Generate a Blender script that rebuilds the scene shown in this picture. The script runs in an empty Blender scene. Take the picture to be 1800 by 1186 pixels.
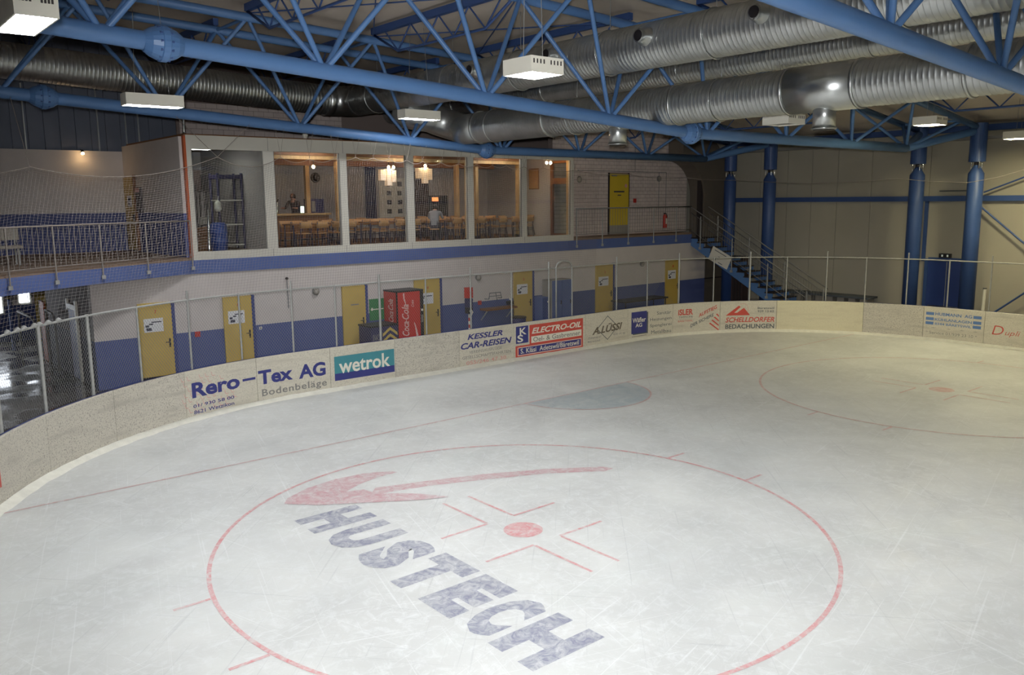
import bpy, math, random
from mathutils import Vector, Matrix
random.seed(7)
D = bpy.data
SC = bpy.context.scene
C = SC.collection
PI = math.pi

# ------------------------------------------------------------------ camera, world, exposure
cam_data = D.cameras.new('camera'); cam = D.objects.new('camera', cam_data); C.objects.link(cam)
CAM = Vector((-7.921, -9.285, 4.939)); YAW, PITCH, ROLL, FPX = 0.876, -0.161, -0.010, 1486.95
_f = Vector((math.cos(PITCH)*math.cos(YAW), math.cos(PITCH)*math.sin(YAW), math.sin(PITCH)))
_r = Vector((math.sin(YAW), -math.cos(YAW), 0)); _u = _r.cross(_f)
_r2 = _r*math.cos(ROLL)+_u*math.sin(ROLL); _u2 = -_r*math.sin(ROLL)+_u*math.cos(ROLL)
_m = Matrix((_r2, _u2, -_f)).transposed().to_4x4(); _m.translation = CAM
cam.matrix_world = _m
cam_data.sensor_fit = 'HORIZONTAL'; cam_data.sensor_width = 36.0; cam_data.lens = FPX/1800*36
cam_data.clip_start = 0.05; cam_data.clip_end = 300
SC.camera = cam

world = D.worlds.new('world'); SC.world = world; world.use_nodes = True
world.node_tree.nodes['Background'].inputs[0].default_value = (0.55, 0.62, 0.72, 1)
world.node_tree.nodes['Background'].inputs[1].default_value = 0.25
SC.cycles.max_bounces = 6; SC.cycles.diffuse_bounces = 3; SC.cycles.glossy_bounces = 3; SC.cycles.transmission_bounces = 2; SC.cycles.transparent_max_bounces = 8
SC.cycles.use_adaptive_sampling = True; SC.cycles.adaptive_threshold = 0.05; SC.cycles.adaptive_min_samples = 16; SC.cycles.caustics_reflective = False; SC.cycles.caustics_refractive = False
SC.view_settings.view_transform = 'Standard'; SC.view_settings.look = 'None'
SC.view_settings.gamma = 1.0; SC.view_settings.use_curve_mapping = False
SC.view_settings.exposure = 0.2
# the photographer's flash, held just above the lens
fl_data = D.lights.new('camera_flash', 'SPOT'); fl_data.energy = 6000; fl_data.spot_size = math.radians(80); fl_data.spot_blend = 1.0; fl_data.color = (0.97, 0.985, 1.0); fl_data.shadow_soft_size = 0.12
fl = D.objects.new('camera_flash', fl_data); C.objects.link(fl); fl.matrix_world = Matrix.Translation(_u2*0.25-_r2*0.1-_f*0.1) @ _m
LAMP_STRENGTH = 150.0      # high bay luminaires, radiance of the glass
BULB_STRENGTH = 80.0       # small warm bulbs in the restaurant

# ------------------------------------------------------------------ materials
def lin(c):
    c = c/255.0
    return c/12.92 if c <= 0.04045 else ((c+0.055)/1.055)**2.4
def rgb(r, g, b): return (lin(r), lin(g), lin(b), 1)
MATS = {}
def mat(name, col, rough=0.6, metal=0.0, var=0.0, vscale=3.0, bump=0.0, bscale=40.0, spec=0.5, stretch=(1, 1, 1)):
    m = D.materials.new(name); m.use_nodes = True; MATS[name] = m
    nt = m.node_tree; b = nt.nodes['Principled BSDF']
    c = rgb(*col); b.inputs['Base Color'].default_value = c
    b.inputs['Roughness'].default_value = rough; b.inputs['Metallic'].default_value = metal
    b.inputs['Specular IOR Level'].default_value = spec
    geo = None
    if var or bump:
        geo = nt.nodes.new('ShaderNodeNewGeometry'); mp = nt.nodes.new('ShaderNodeMapping')
        mp.inputs['Scale'].default_value = stretch
        nt.links.new(geo.outputs['Position'], mp.inputs['Vector'])
    if var:
        n = nt.nodes.new('ShaderNodeTexNoise'); n.inputs['Scale'].default_value = vscale; n.inputs['Detail'].default_value = 3
        nt.links.new(mp.outputs[0], n.inputs['Vector'])
        r = nt.nodes.new('ShaderNodeValToRGB')
        r.color_ramp.elements[0].position = 0.25; r.color_ramp.elements[1].position = 0.75
        r.color_ramp.elements[0].color = tuple(max(0, x*(1-var)) for x in c[:3])+(1,)
        r.color_ramp.elements[1].color = tuple(min(1, x*(1+var)) for x in c[:3])+(1,)
        nt.links.new(n.outputs['Fac'], r.inputs['Fac']); nt.links.new(r.outputs[0], b.inputs['Base Color'])
    if bump:
        n2 = nt.nodes.new('ShaderNodeTexNoise'); n2.inputs['Scale'].default_value = bscale; n2.inputs['Detail'].default_value = 4
        bp = nt.nodes.new('ShaderNodeBump'); bp.inputs['Strength'].default_value = bump; bp.inputs['Distance'].default_value = 0.02
        nt.links.new(mp.outputs[0], n2.inputs['Vector']); nt.links.new(n2.outputs['Fac'], bp.inputs['Height'])
        nt.links.new(bp.outputs[0], b.inputs['Normal'])
    return m
def emit(name, col, strength):
    m = D.materials.new(name); m.use_nodes = True; MATS[name] = m
    nt = m.node_tree; b = nt.nodes['Principled BSDF']
    b.inputs['Base Color'].default_value = (0.8, 0.8, 0.8, 1)
    b.inputs['Emission Color'].default_value = rgb(*col); b.inputs['Emission Strength'].default_value = strength
    return m
def two_tone(name, top, bottom, z, var=0.06, bump=0.0):
    """a wall painted in two colours, the change at height z (paint)"""
    m = mat(name, top, 0.75, 0, 0, bump=bump)
    nt = m.node_tree; b = nt.nodes['Principled BSDF']
    geo = nt.nodes.new('ShaderNodeNewGeometry'); sep = nt.nodes.new('ShaderNodeSeparateXYZ')
    nt.links.new(geo.outputs['Position'], sep.inputs[0])
    lt = nt.nodes.new('ShaderNodeMath'); lt.operation = 'LESS_THAN'; lt.inputs[1].default_value = z
    nt.links.new(sep.outputs['Z'], lt.inputs[0])
    n = nt.nodes.new('ShaderNodeTexNoise'); n.inputs['Scale'].default_value = 2.5; n.inputs['Detail'].default_value = 3
    nt.links.new(geo.outputs['Position'], n.inputs['Vector'])
    mx = nt.nodes.new('ShaderNodeMix'); mx.data_type = 'RGBA'
    mx.inputs[6].default_value = rgb(*top); mx.inputs[7].default_value = rgb(*bottom)
    nt.links.new(lt.outputs[0], mx.inputs[0])
    mr = nt.nodes.new('ShaderNodeMapRange'); mr.inputs[1].default_value = 0.3; mr.inputs[2].default_value = 0.7
    mr.inputs[3].default_value = 1-var; mr.inputs[4].default_value = 1.0
    nt.links.new(n.outputs['Fac'], mr.inputs[0])
    mm = nt.nodes.new('ShaderNodeMix'); mm.data_type = 'RGBA'; mm.blend_type = 'MULTIPLY'; mm.inputs[0].default_value = 1
    nt.links.new(mx.outputs[2], mm.inputs[6]); nt.links.new(mr.outputs[0], mm.inputs[7])
    nt.links.new(mm.outputs[2], b.inputs['Base Color'])
    return m
def brick_mat(name, col, mortar, axis='x', scale=1.0, bw=0.5, bh=0.25):
    m = mat(name, col, 0.85)
    nt = m.node_tree; b = nt.nodes['Principled BSDF']
    geo = nt.nodes.new('ShaderNodeNewGeometry'); sep = nt.nodes.new('ShaderNodeSeparateXYZ')
    cmb = nt.nodes.new('ShaderNodeCombineXYZ')
    nt.links.new(geo.outputs['Position'], sep.inputs[0])
    nt.links.new(sep.outputs['X' if axis == 'x' else 'Y'], cmb.inputs[0]); nt.links.new(sep.outputs['Z'], cmb.inputs[1])
    t = nt.nodes.new('ShaderNodeTexBrick'); t.inputs['Scale'].default_value = scale
    t.inputs['Brick Width'].default_value = bw; t.inputs['Row Height'].default_value = bh
    t.inputs['Mortar Size'].default_value = 0.014; t.inputs['Mortar Smooth'].default_value = 0.2
    c = rgb(*col); t.inputs['Color1'].default_value = c
    t.inputs['Color2'].default_value = tuple(x*0.9 for x in c[:3])+(1,); t.inputs['Mortar'].default_value = rgb(*mortar)
    nt.links.new(cmb.outputs[0], t.inputs['Vector']); nt.links.new(t.outputs['Color'], b.inputs['Base Color'])
    bp = nt.nodes.new('ShaderNodeBump'); bp.inputs['Strength'].default_value = 0.5; bp.inputs['Distance'].default_value = 0.02; bp.invert = True
    nt.links.new(t.outputs['Fac'], bp.inputs['Height']); nt.links.new(bp.outputs[0], b.inputs['Normal'])
    return m
def ice_colour(nt):
    """adds the ice colour nodes to nt; returns (colour socket, noise maker, ramp maker, mix maker)"""
    L = nt.links.new
    geo = nt.nodes.new('ShaderNodeNewGeometry')
    def noise(scale, detail, st=(1, 1, 1), rot=0, dist=0.0, rough=0.5):
        mp = nt.nodes.new('ShaderNodeMapping'); mp.vector_type = 'TEXTURE'; mp.inputs['Scale'].default_value = (1/st[0], 1/st[1], 1/st[2]); mp.inputs['Rotation'].default_value = (0, 0, rot)
        n = nt.nodes.new('ShaderNodeTexNoise'); n.inputs['Scale'].default_value = scale; n.inputs['Detail'].default_value = detail
        n.inputs['Distortion'].default_value = dist; n.inputs['Roughness'].default_value = rough
        L(geo.outputs['Position'], mp.inputs['Vector']); L(mp.outputs[0], n.inputs['Vector']); return n.outputs['Fac']
    def ramp(src, p0, p1, v0=0.0, v1=1.0):
        r = nt.nodes.new('ShaderNodeMapRange'); r.inputs[1].default_value = p0; r.inputs[2].default_value = p1
        r.inputs[3].default_value = v0; r.inputs[4].default_value = v1; r.clamp = True; L(src, r.inputs[0]); return r.outputs[0]
    def mixc(fac, a, bb, mode='MIX'):
        x = nt.nodes.new('ShaderNodeMix'); x.data_type = 'RGBA'; x.blend_type = mode
        if isinstance(fac, float): x.inputs[0].default_value = fac
        else: L(fac, x.inputs[0])
        for i, v in ((6, a), (7, bb)):
            if isinstance(v, tuple): x.inputs[i].default_value = v
            else: L(v, x.inputs[i])
        return x.outputs[2]
    acc = mixc(ramp(noise(0.5, 3, dist=0.5), 0.35, 0.7), rgb(196, 197, 194), rgb(213, 214, 210))
    acc = mixc(ramp(noise(5, 6, dist=0.9, rough=0.78), 0.48, 0.72, 0, 0.75), acc, rgb(222, 224, 223))
    # long thin skate cuts in many directions, pale and dark
    for i, (rot, lo, amt, pale) in enumerate(((0.25, 0.70, 0.5, 1), (0.8, 0.70, 0.4, 0), (1.3, 0.70, 0.5, 1), (1.85, 0.71, 0.45, 1), (2.3, 0.71, 0.4, 0), (2.8, 0.70, 0.5, 1))):
        f = ramp(noise(1.0+0.1*i, 1.5, (0.35, 26, 1), rot, 0.8), lo-0.035, lo+0.02, 0, amt*0.6)
        acc = mixc(f, acc, rgb(234, 236, 236) if pale else rgb(158, 160, 162))
    acc = mixc(ramp(noise(0.3, 2, dist=0.7), 0.5, 0.75, 0, 0.4), acc, rgb(184, 186, 185))
    return acc, noise, ramp, mixc
def ice_mat():
    m = D.materials.new('ice'); m.use_nodes = True; nt = m.node_tree; b = nt.nodes['Principled BSDF']; L = nt.links.new
    acc, noise, ramp, mixc = ice_colour(nt)
    L(acc, b.inputs['Base Color'])
    L(ramp(noise(2.2, 2), 0.3, 0.7, 0.36, 0.55), b.inputs['Roughness'])
    b.inputs['Specular IOR Level'].default_value = 0.35
    MATS['ice'] = m
    return m
def paint_on_ice(name, col, wear0, wear1, scale=5.0):
    """paint under the ice, worn away in scratches and patches: mixed with the colour of the ice above it"""
    m = mat(name, col, 0.45, spec=0.35); nt = m.node_tree; b = nt.nodes['Principled BSDF']
    acc, noise, ramp, mixc = ice_colour(nt)
    f = ramp(noise(scale, 5, dist=1.2, rough=0.75), 0.36, 0.66, wear1, wear0)
    nt.links.new(mixc(f, acc, rgb(*col)), b.inputs['Base Color'])
    return m
def glass_mat(name, tint=(0.93, 0.95, 0.95), gloss=0.07):
    m = D.materials.new(name); m.use_nodes = True; nt = m.node_tree; nt.nodes.clear(); MATS[name] = m
    o = nt.nodes.new('ShaderNodeOutputMaterial'); t = nt.nodes.new('ShaderNodeBsdfTransparent'); g = nt.nodes.new('ShaderNodeBsdfGlossy')
    t.inputs[0].default_value = tint+(1,); g.inputs['Roughness'].default_value = 0.03
    x = nt.nodes.new('ShaderNodeMixShader'); x.inputs[0].default_value = gloss
    nt.links.new(t.outputs[0], x.inputs[1]); nt.links.new(g.outputs[0], x.inputs[2]); nt.links.new(x.outputs[0], o.inputs[0])
    return m
def board_mat(name, col, speck, amount):
    """white plastic dasher board peppered with puck marks"""
    m = mat(name, col, 0.5, 0, 0.0); nt = m.node_tree; b = nt.nodes['Principled BSDF']; L = nt.links.new
    geo = nt.nodes.new('ShaderNodeNewGeometry')
    n = nt.nodes.new('ShaderNodeTexNoise'); n.inputs['Scale'].default_value = 38; n.inputs['Detail'].default_value = 5
    n2 = nt.nodes.new('ShaderNodeTexNoise'); n2.inputs['Scale'].default_value = 1.3; n2.inputs['Detail'].default_value = 5
    mp = nt.nodes.new('ShaderNodeMapping'); mp.inputs['Scale'].default_value = (1, 1, 6)
    n3 = nt.nodes.new('ShaderNodeTexNoise'); n3.inputs['Scale'].default_value = 1.1; n3.inputs['Detail'].default_value = 6
    L(geo.outputs['Position'], n.inputs['Vector']); L(geo.outputs['Position'], n2.inputs['Vector'])
    L(geo.outputs['Position'], mp.inputs['Vector']); L(mp.outputs[0], n3.inputs['Vector'])
    r = nt.nodes.new('ShaderNodeMapRange'); r.inputs[1].default_value = 0.5; r.inputs[2].default_value = 0.68; r.inputs[3].default_value = 0; r.inputs[4].default_value = amount
    L(n.outputs['Fac'], r.inputs[0])
    r3 = nt.nodes.new('ShaderNodeMapRange'); r3.inputs[1].default_value = 0.5; r3.inputs[2].default_value = 0.72; r3.inputs[3].default_value = 0; r3.inputs[4].default_value = 0.4
    L(n3.outputs['Fac'], r3.inputs[0])
    ad = nt.nodes.new('ShaderNodeMath'); ad.operation = 'MAXIMUM'; L(r.outputs[0], ad.inputs[0]); L(r3.outputs[0], ad.inputs[1])
    mx = nt.nodes.new('ShaderNodeMix'); mx.data_type = 'RGBA'; mx.inputs[6].default_value = rgb(*col); mx.inputs[7].default_value = rgb(*speck)
    L(ad.outputs[0], mx.inputs[0]); L(mx.outputs[2], b.inputs['Base Color'])
    return m
def wet_floor():
    m = mat('hall_floor', (92, 86, 82), 0.5, 0, 0.25, 0.8); nt = m.node_tree; b = nt.nodes['Principled BSDF']
    geo = nt.nodes.new('ShaderNodeNewGeometry'); n = nt.nodes.new('ShaderNodeTexNoise'); n.inputs['Scale'].default_value = 0.9; n.inputs['Detail'].default_value = 6
    nt.links.new(geo.outputs['Position'], n.inputs['Vector'])
    r = nt.nodes.new('ShaderNodeMapRange'); r.inputs[1].default_value = 0.42; r.inputs[2].default_value = 0.6; r.inputs[3].default_value = 0.1; r.inputs[4].default_value = 0.5
    nt.links.new(n.outputs['Fac'], r.inputs[0]); nt.links.new(r.outputs[0], b.inputs['Roughness'])
    return m

M_ICE = ice_mat()
M_RED = paint_on_ice('ice_red_line', (206, 108, 112), 0.12, 0.78, 7.0)
M_REDFAINT = paint_on_ice('ice_red_faint', (200, 128, 126), 0.2, 0.7)
M_ARROW = paint_on_ice('ice_arrow_red', (188, 128, 136), 0.15, 0.8, 6.0)
M_NAVYICE = paint_on_ice('ice_navy_letters', (120, 122, 144), 0.2, 0.92, 6.0)
M_CREASE = paint_on_ice('ice_crease_blue', (160, 174, 180), 0.3, 0.85, 2.0)
M_SNOW = mat('packed_snow', (226, 224, 212), 0.9, 0, 0.08, 6, 0.6, 30)
M_BOARD = board_mat('board_plastic', (205, 199, 183), (150, 142, 130), 0.55)
M_BOARD2 = board_mat('board_plastic_speckled', (200, 194, 180), (130, 124, 116), 0.8)
M_BOARD3 = board_mat('board_plastic_yellowed', (214, 206, 176), (180, 168, 140), 0.4)
M_BOARDBACK = mat('board_edge_blue', (44, 54, 110), 0.6)
M_BLUE = mat('truss_blue', (84, 122, 172), 0.42, 0, 0.06, 1.5)
M_BLUED = mat('column_blue', (56, 82, 134), 0.45, 0, 0.06, 1.5)
M_SLAB = mat('balcony_blue', (80, 98, 150), 0.6, 0, 0.06, 2)
M_GALV = mat('galvanised_duct', (184, 186, 184), 0.38, 0.92, 0.14, 2.2, 0.12, 5)
M_GALV2 = mat('galvanised_plain', (200, 202, 200), 0.3, 0.95, 0.08, 3)
M_POST = mat('fence_steel', (158, 158, 154), 0.55, 0.15, 0.1, 8)
M_WIRE = mat('fence_wire', (140, 140, 138), 0.55, 0.3)
M_NET = mat('net_cord', (120, 112, 108), 0.9)
M_ROPE = mat('net_rope', (150, 140, 130), 0.9)
M_WALL = two_tone('lower_wall_paint', (198, 190, 186), (74, 86, 138), 1.30)
M_WALLSHADED = two_tone('corridor_wall_shaded', (86, 72, 68), (36, 36, 58), 1.30)  # darker copy of the lower wall colours, with the balcony's shade put in
M_WALLUP = two_tone('balcony_wall_paint', (216, 208, 202), (76, 88, 142), 4.66)
M_FACADE = mat('facade_white', (194, 186, 180), 0.8, 0, 0.05, 1.5)
M_FRAME = mat('window_frame_paint', (196, 192, 180), 0.6, 0, 0.04, 2)
M_YELLOW = mat('door_yellow', (190, 162, 82), 0.5, 0, 0.06, 1.8)
M_YELLOWUP = mat('door_yellow_upper', (206, 178, 50), 0.5, 0, 0.05, 1.8)
M_DARKBLUE = mat('door_frame_blue', (52, 62, 120), 0.55)
M_BLUEDOOR = mat('blue_door', (44, 66, 128), 0.5, 0, 0.05, 2)
M_BRICK = mat('block_brick', (204, 190, 184), 0.85, 0, 0.1, 3)
M_MORTAR = mat('block_mortar', (138, 124, 118), 0.9)
M_PANEL = mat('hall_panel', (172, 166, 150), 0.7, 0, 0.05, 0.7)
M_ROOF = mat('roof_deck', (200, 188, 174), 0.85, 0, 0.08, 0.6)
M_DARKSTEEL = mat('dark_steel', (60, 54, 54), 0.5, 0.4)
M_FLOOR = wet_floor()
M_BALFLOOR = mat('balcony_floor', (128, 106, 88), 0.7, 0, 0.15, 1.5)
M_WHITE = mat('enamel_white', (226, 222, 208), 0.5)
M_PAPER = mat('paper', (214, 214, 216), 0.9)
M_INK = mat('ink', (58, 58, 74), 0.9)
M_BLACK = mat('black_plastic', (30, 26, 28), 0.5)
M_NAVY = mat('sign_navy', (52, 56, 122), 0.5, 0, 0.06, 4)
M_TEAL = mat('sign_teal', (66, 136, 146), 0.5, 0, 0.06, 4)
M_SIGNW = mat('sign_white', (224, 220, 206), 0.6)
M_SIGNRED = mat('sign_red', (198, 78, 66), 0.5, 0, 0.06, 4)
M_SIGNGREY = mat('sign_grey', (128, 126, 122), 0.6)
M_SIGNDARK = mat('sign_dark', (84, 90, 96), 0.6)
M_SIGNBROWN = mat('sign_brown', (104, 94, 80), 0.6)
M_SIGNBLUE = mat('sign_blue', (92, 124, 176), 0.6)
M_PINK = mat('sign_pink', (206, 150, 142), 0.6)
M_COKE = mat('vending_red', (196, 50, 40), 0.35)
M_COKEW = mat('vending_script', (222, 190, 186), 0.5)
M_GREEN = mat('sign_green', (52, 122, 70), 0.6)
M_GOLD = mat('chevron_yellow', (196, 170, 84), 0.6)
M_DKBLUE = mat('cabinet_navy', (48, 46, 88), 0.5)
M_WOOD = mat('pine_wood', (186, 152, 104), 0.55, 0, 0.18, 5, 0, 40, 0.5, (3, 3, 0.5))
M_WOODD = mat('brown_wood', (128, 84, 48), 0.6, 0, 0.15, 5)
M_CHAIRWOOD = mat('chair_plywood', (188, 140, 88), 0.5, 0, 0.12, 4)
M_CHAIRLEG = mat('chair_steel', (54, 50, 78), 0.45, 0.3)
M_INTWALL = mat('restaurant_wall', (182, 174, 170), 0.85)
M_BARREL = mat('barrel_blue', (52, 82, 156), 0.4)
M_REDP = mat('alarm_red', (186, 48, 36), 0.45)
M_CONC = mat('concrete', (150, 144, 134), 0.85, 0, 0.1, 2)
M_DUCTBROWN = mat('dull_duct', (116, 107, 96), 0.55, 0.25, 0.06, 1)
M_CORR = mat('corrugated_sheet', (108, 114, 128), 0.5, 0.3, 0.1, 1)
M_GLASS = glass_mat('window_glass')
M_CHROME = mat('chrome', (220, 220, 216), 0.15, 1.0)
M_SKIN = mat('skin', (176, 128, 104), 0.6)
M_HAIR = mat('dark_hair', (40, 30, 28), 0.7)
M_SHIRTD = mat('dark_shirt', (66, 50, 48), 0.8)
M_SHIRTG = mat('grey_jumper', (138, 138, 144), 0.85)
M_TROUS = mat('dark_trousers', (46, 46, 62), 0.85)
M_ORANGE = mat('orange_panel', (176, 82, 36), 0.6)
M_LAMP = emit('lamp_glass', (248, 251, 255), LAMP_STRENGTH)
M_LAMPDIM = emit('lamp_glass_far', (255, 244, 198), LAMP_STRENGTH*1.0)
M_BULB = emit('warm_bulb', (255, 210, 150), BULB_STRENGTH)
M_SHADE = emit('lamp_shade', (255, 196, 130), 0.3)
M_DAY = emit('daylight_pane', (236, 244, 255), 5.0)
M_SCREEN = emit('orange_screen', (255, 140, 60), 1.6)
M_GLINT = emit('bar_light_glint', (220, 255, 220), 3.0)
M_STOREGLOW = emit('store_added_glow', (240, 245, 235), 11.0)  # glow added to an unlit fitting to brighten the store room
M_FILLTUBE = emit('restaurant_fill', (255, 244, 234), 34.0)  # for added, unseen fill tubes that brighten the restaurant
M_EXIT = emit('exit_light', (230, 255, 220), 0.12)

# ------------------------------------------------------------------ mesh helpers
class MB:
    def __init__(s): s.v = []; s.f = []
    def add(s, vs, fs):
        o = len(s.v); s.v += [tuple(p) for p in vs]; s.f += [tuple(i+o for i in f) for f in fs]; return s
    def box(s, x0, x1, y0, y1, z0, z1):
        return s.add([(x0, y0, z0), (x1, y0, z0), (x1, y1, z0), (x0, y1, z0), (x0, y0, z1), (x1, y0, z1), (x1, y1, z1), (x0, y1, z1)],
                     [(3, 2, 1, 0), (4, 5, 6, 7), (0, 1, 5, 4), (1, 2, 6, 5), (2, 3, 7, 6), (3, 0, 4, 7)])
    def quad(s, a, b, c, d): return s.add([a, b, c, d], [(0, 1, 2, 3)])
    def tube(s, pts, r, n=8, cap=True, closed=False):
        pts = [Vector(p) for p in pts]; rs = r if isinstance(r, (list, tuple)) else [r]*len(pts)
        up = None; rings = []
        for i, p in enumerate(pts):
            a = pts[i-1] if i > 0 else p; b = pts[i+1] if i < len(pts)-1 else p
            t = (b-a)
            if t.length < 1e-9: t = Vector((0, 0, 1))
            t.normalize()
            if up is None:
                up = Vector((0, 0, 1)) if abs(t.z) < 0.9 else Vector((1, 0, 0))
            side = t.cross(up)
            if side.length < 1e-6: side = t.cross(Vector((0, 1, 0)))
            side.normalize(); up2 = side.cross(t).normalized(); up = up2
            rings.append([p+(side*math.cos(k*2*PI/n)+up2*math.sin(k*2*PI/n))*rs[i] for k in range(n)])
        vs = [v for rg in rings for v in rg]; fs = []
        for i in range(len(rings)-1):
            for k in range(n):
                fs.append((i*n+k, i*n+(k+1) % n, (i+1)*n+(k+1) % n, (i+1)*n+k))
        if cap:
            fs.append(tuple(range(n-1, -1, -1))); o = (len(rings)-1)*n; fs.append(tuple(o+k for k in range(n)))
        return s.add(vs, fs)
    def prism(s, poly, axis, a, b):
        """poly 2D extruded along axis from a to b. axis 'x': poly is (y,z); 'y': (x,z); 'z': (x,y)"""
        def P(p, t): return (t, p[0], p[1]) if axis == 'x' else ((p[0], t, p[1]) if axis == 'y' else (p[0], p[1], t))
        n = len(poly); vs = [P(p, a) for p in poly]+[P(p, b) for p in poly]
        fs = [tuple(range(n)), tuple(range(2*n-1, n-1, -1))]+[(i, (i+1) % n, n+(i+1) % n, n+i) for i in range(n)]
        return s.add(vs, fs)
    def build(s, name, m, parent=None, smooth=False, loc=None):
        me = D.meshes.new(name); me.from_pydata(s.v, [], s.f); me.validate(); me.update()
        if smooth: me.polygons.foreach_set('use_smooth', [len(p.vertices) == 4 for p in me.polygons])
        if m: me.materials.append(m)
        return link(name, me, parent, loc)
def link(name, data, parent=None, loc=None):
    o = D.objects.new(name, data); C.objects.link(o)
    if parent: o.parent = parent; o.matrix_parent_inverse = world_mat(parent).inverted()
    if loc: o.location = loc
    return o
def world_mat(o):
    """world matrix from the object's own settings, without waiting for a depsgraph update"""
    q_ = o.rotation_quaternion.to_matrix().to_4x4() if o.rotation_mode == 'QUATERNION' else o.rotation_euler.to_matrix().to_4x4()
    m_ = Matrix.Translation(o.location) @ q_ @ Matrix.Diagonal(o.scale.to_4d() if len(o.scale) == 4 else Vector((o.scale.x, o.scale.y, o.scale.z, 1)))
    return m_ if o.parent is None else world_mat(o.parent) @ o.matrix_parent_inverse @ m_
def tag(o, label=None, cat=None, group=None, kind=None):
    if label: o['label'] = label
    if cat: o['category'] = cat
    if group: o['group'] = group
    if kind: o['kind'] = kind
    return o
def thing(name, label, cat, loc=(0, 0, 0), group=None, kind=None):
    o = D.objects.new(name, None); C.objects.link(o); o.location = loc; o.empty_display_size = 0.2
    return tag(o, label, cat, group, kind)
_cyl = {}
def bar(name, p0, p1, r, m, parent=None, n=10):
    """a straight round bar as its own object, sharing one unit cylinder per material"""
    key = (m.name, n)
    if key not in _cyl:
        b = MB().tube([(0, 0, -0.5), (0, 0, 0.5)], 1.0, n)
        me = D.meshes.new('bar'); me.from_pydata(b.v, [], b.f); me.update(); me.materials.append(m)
        me.polygons.foreach_set('use_smooth', [len(p.vertices) == 4 for p in me.polygons])
        _cyl[key] = me
    p0 = Vector(p0); p1 = Vector(p1); d = p1-p0
    o = link(name, _cyl[key], parent); o.location = (p0+p1)/2
    o.rotation_mode = 'QUATERNION'; o.rotation_quaternion = d.to_track_quat('Z', 'Y'); o.scale = (r, r, d.length)
    return o
_cube = {}
def bx(name, x0, x1, y0, y1, z0, z1, m, parent=None, rz=0.0):
    if m.name not in _cube:
        b = MB().box(-.5, .5, -.5, .5, -.5, .5); me = D.meshes.new('block'); me.from_pydata(b.v, [], b.f); me.update(); me.materials.append(m); _cube[m.name] = me
    o = link(name, _cube[m.name], parent); o.location = ((x0+x1)/2, (y0+y1)/2, (z0+z1)/2); o.scale = (x1-x0, y1-y0, z1-z0)
    o.rotation_euler = (0, 0, rz)
    return o
def struct(o, label=None): return tag(o, label, None, None, 'structure')
def copy_tree(o, loc):
    r = o.copy(); C.objects.link(r); r.location = loc
    for ch in list(o.children):
        c = ch.copy(); C.objects.link(c); c.parent = r
        for g in list(ch.children):
            d = g.copy(); C.objects.link(d); d.parent = c
    return r
_tcache = {}
def text_geo(txt, shear=0.0, bold=0.0, spacing=1.0):
    key = (txt, shear, bold, spacing)
    if key in _tcache: return _tcache[key]
    cu = D.curves.new('t', 'FONT'); cu.body = txt; cu.shear = shear; cu.offset = bold; cu.resolution_u = 3; cu.space_character = spacing
    ob = D.objects.new('t', cu); C.objects.link(ob)
    dg = bpy.context.evaluated_depsgraph_get()
    me = D.meshes.new_from_object(ob.evaluated_get(dg))
    vs = [(v.co.x, v.co.y) for v in me.vertices]; fs = [tuple(p.vertices) for p in me.polygons]
    D.meshes.remove(me); D.objects.remove(ob); D.curves.remove(cu)
    xs = [v[0] for v in vs]; ys = [v[1] for v in vs]
    x0, x1, y0, y1 = min(xs), max(xs), min(ys), max(ys)
    out = ([((x-x0)/(x1-x0), (y-y0)/(y1-y0)) for x, y in vs], fs); _tcache[key] = out
    return out
def put_text(mb, txt, fr, u0, u1, v0, v1, shear=0, bold=0, spacing=1.0, dv=0.0):
    """fits txt into the box u0..u1, v0..v1 of the surface frame fr(u,v); dv tilts the line upwards to the right"""
    vs, fs = text_geo(txt, shear, bold, spacing)
    mb.add([fr(u0+x*(u1-u0), v0+y*(v1-v0)+x*dv) for x, y in vs], fs); return mb
def put_poly(mb, fr, pts, du=0.3):
    """polygon strip-cut on a surface frame: quads given as 4 corners get subdivided along u"""
    if len(pts) == 4:
        n = max(1, int(abs(pts[1][0]-pts[0][0])/du)); vs = []; fs = []
        for i in range(n+1):
            t = i/n
            a = (pts[0][0]+(pts[1][0]-pts[0][0])*t, pts[0][1]+(pts[1][1]-pts[0][1])*t)
            b = (pts[3][0]+(pts[2][0]-pts[3][0])*t, pts[3][1]+(pts[2][1]-pts[3][1])*t)
            vs += [fr(*a), fr(*b)]
        for i in range(n): fs.append((2*i, 2*i+2, 2*i+3, 2*i+1))
        mb.add(vs, fs)
    else:
        mb.add([fr(*p) for p in pts], [tuple(range(len(pts)))])
    return mb
def rect(mb, fr, u0, u1, v0, v1): return put_poly(mb, fr, [(u0, v0), (u1, v0), (u1, v1), (u0, v1)])

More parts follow.
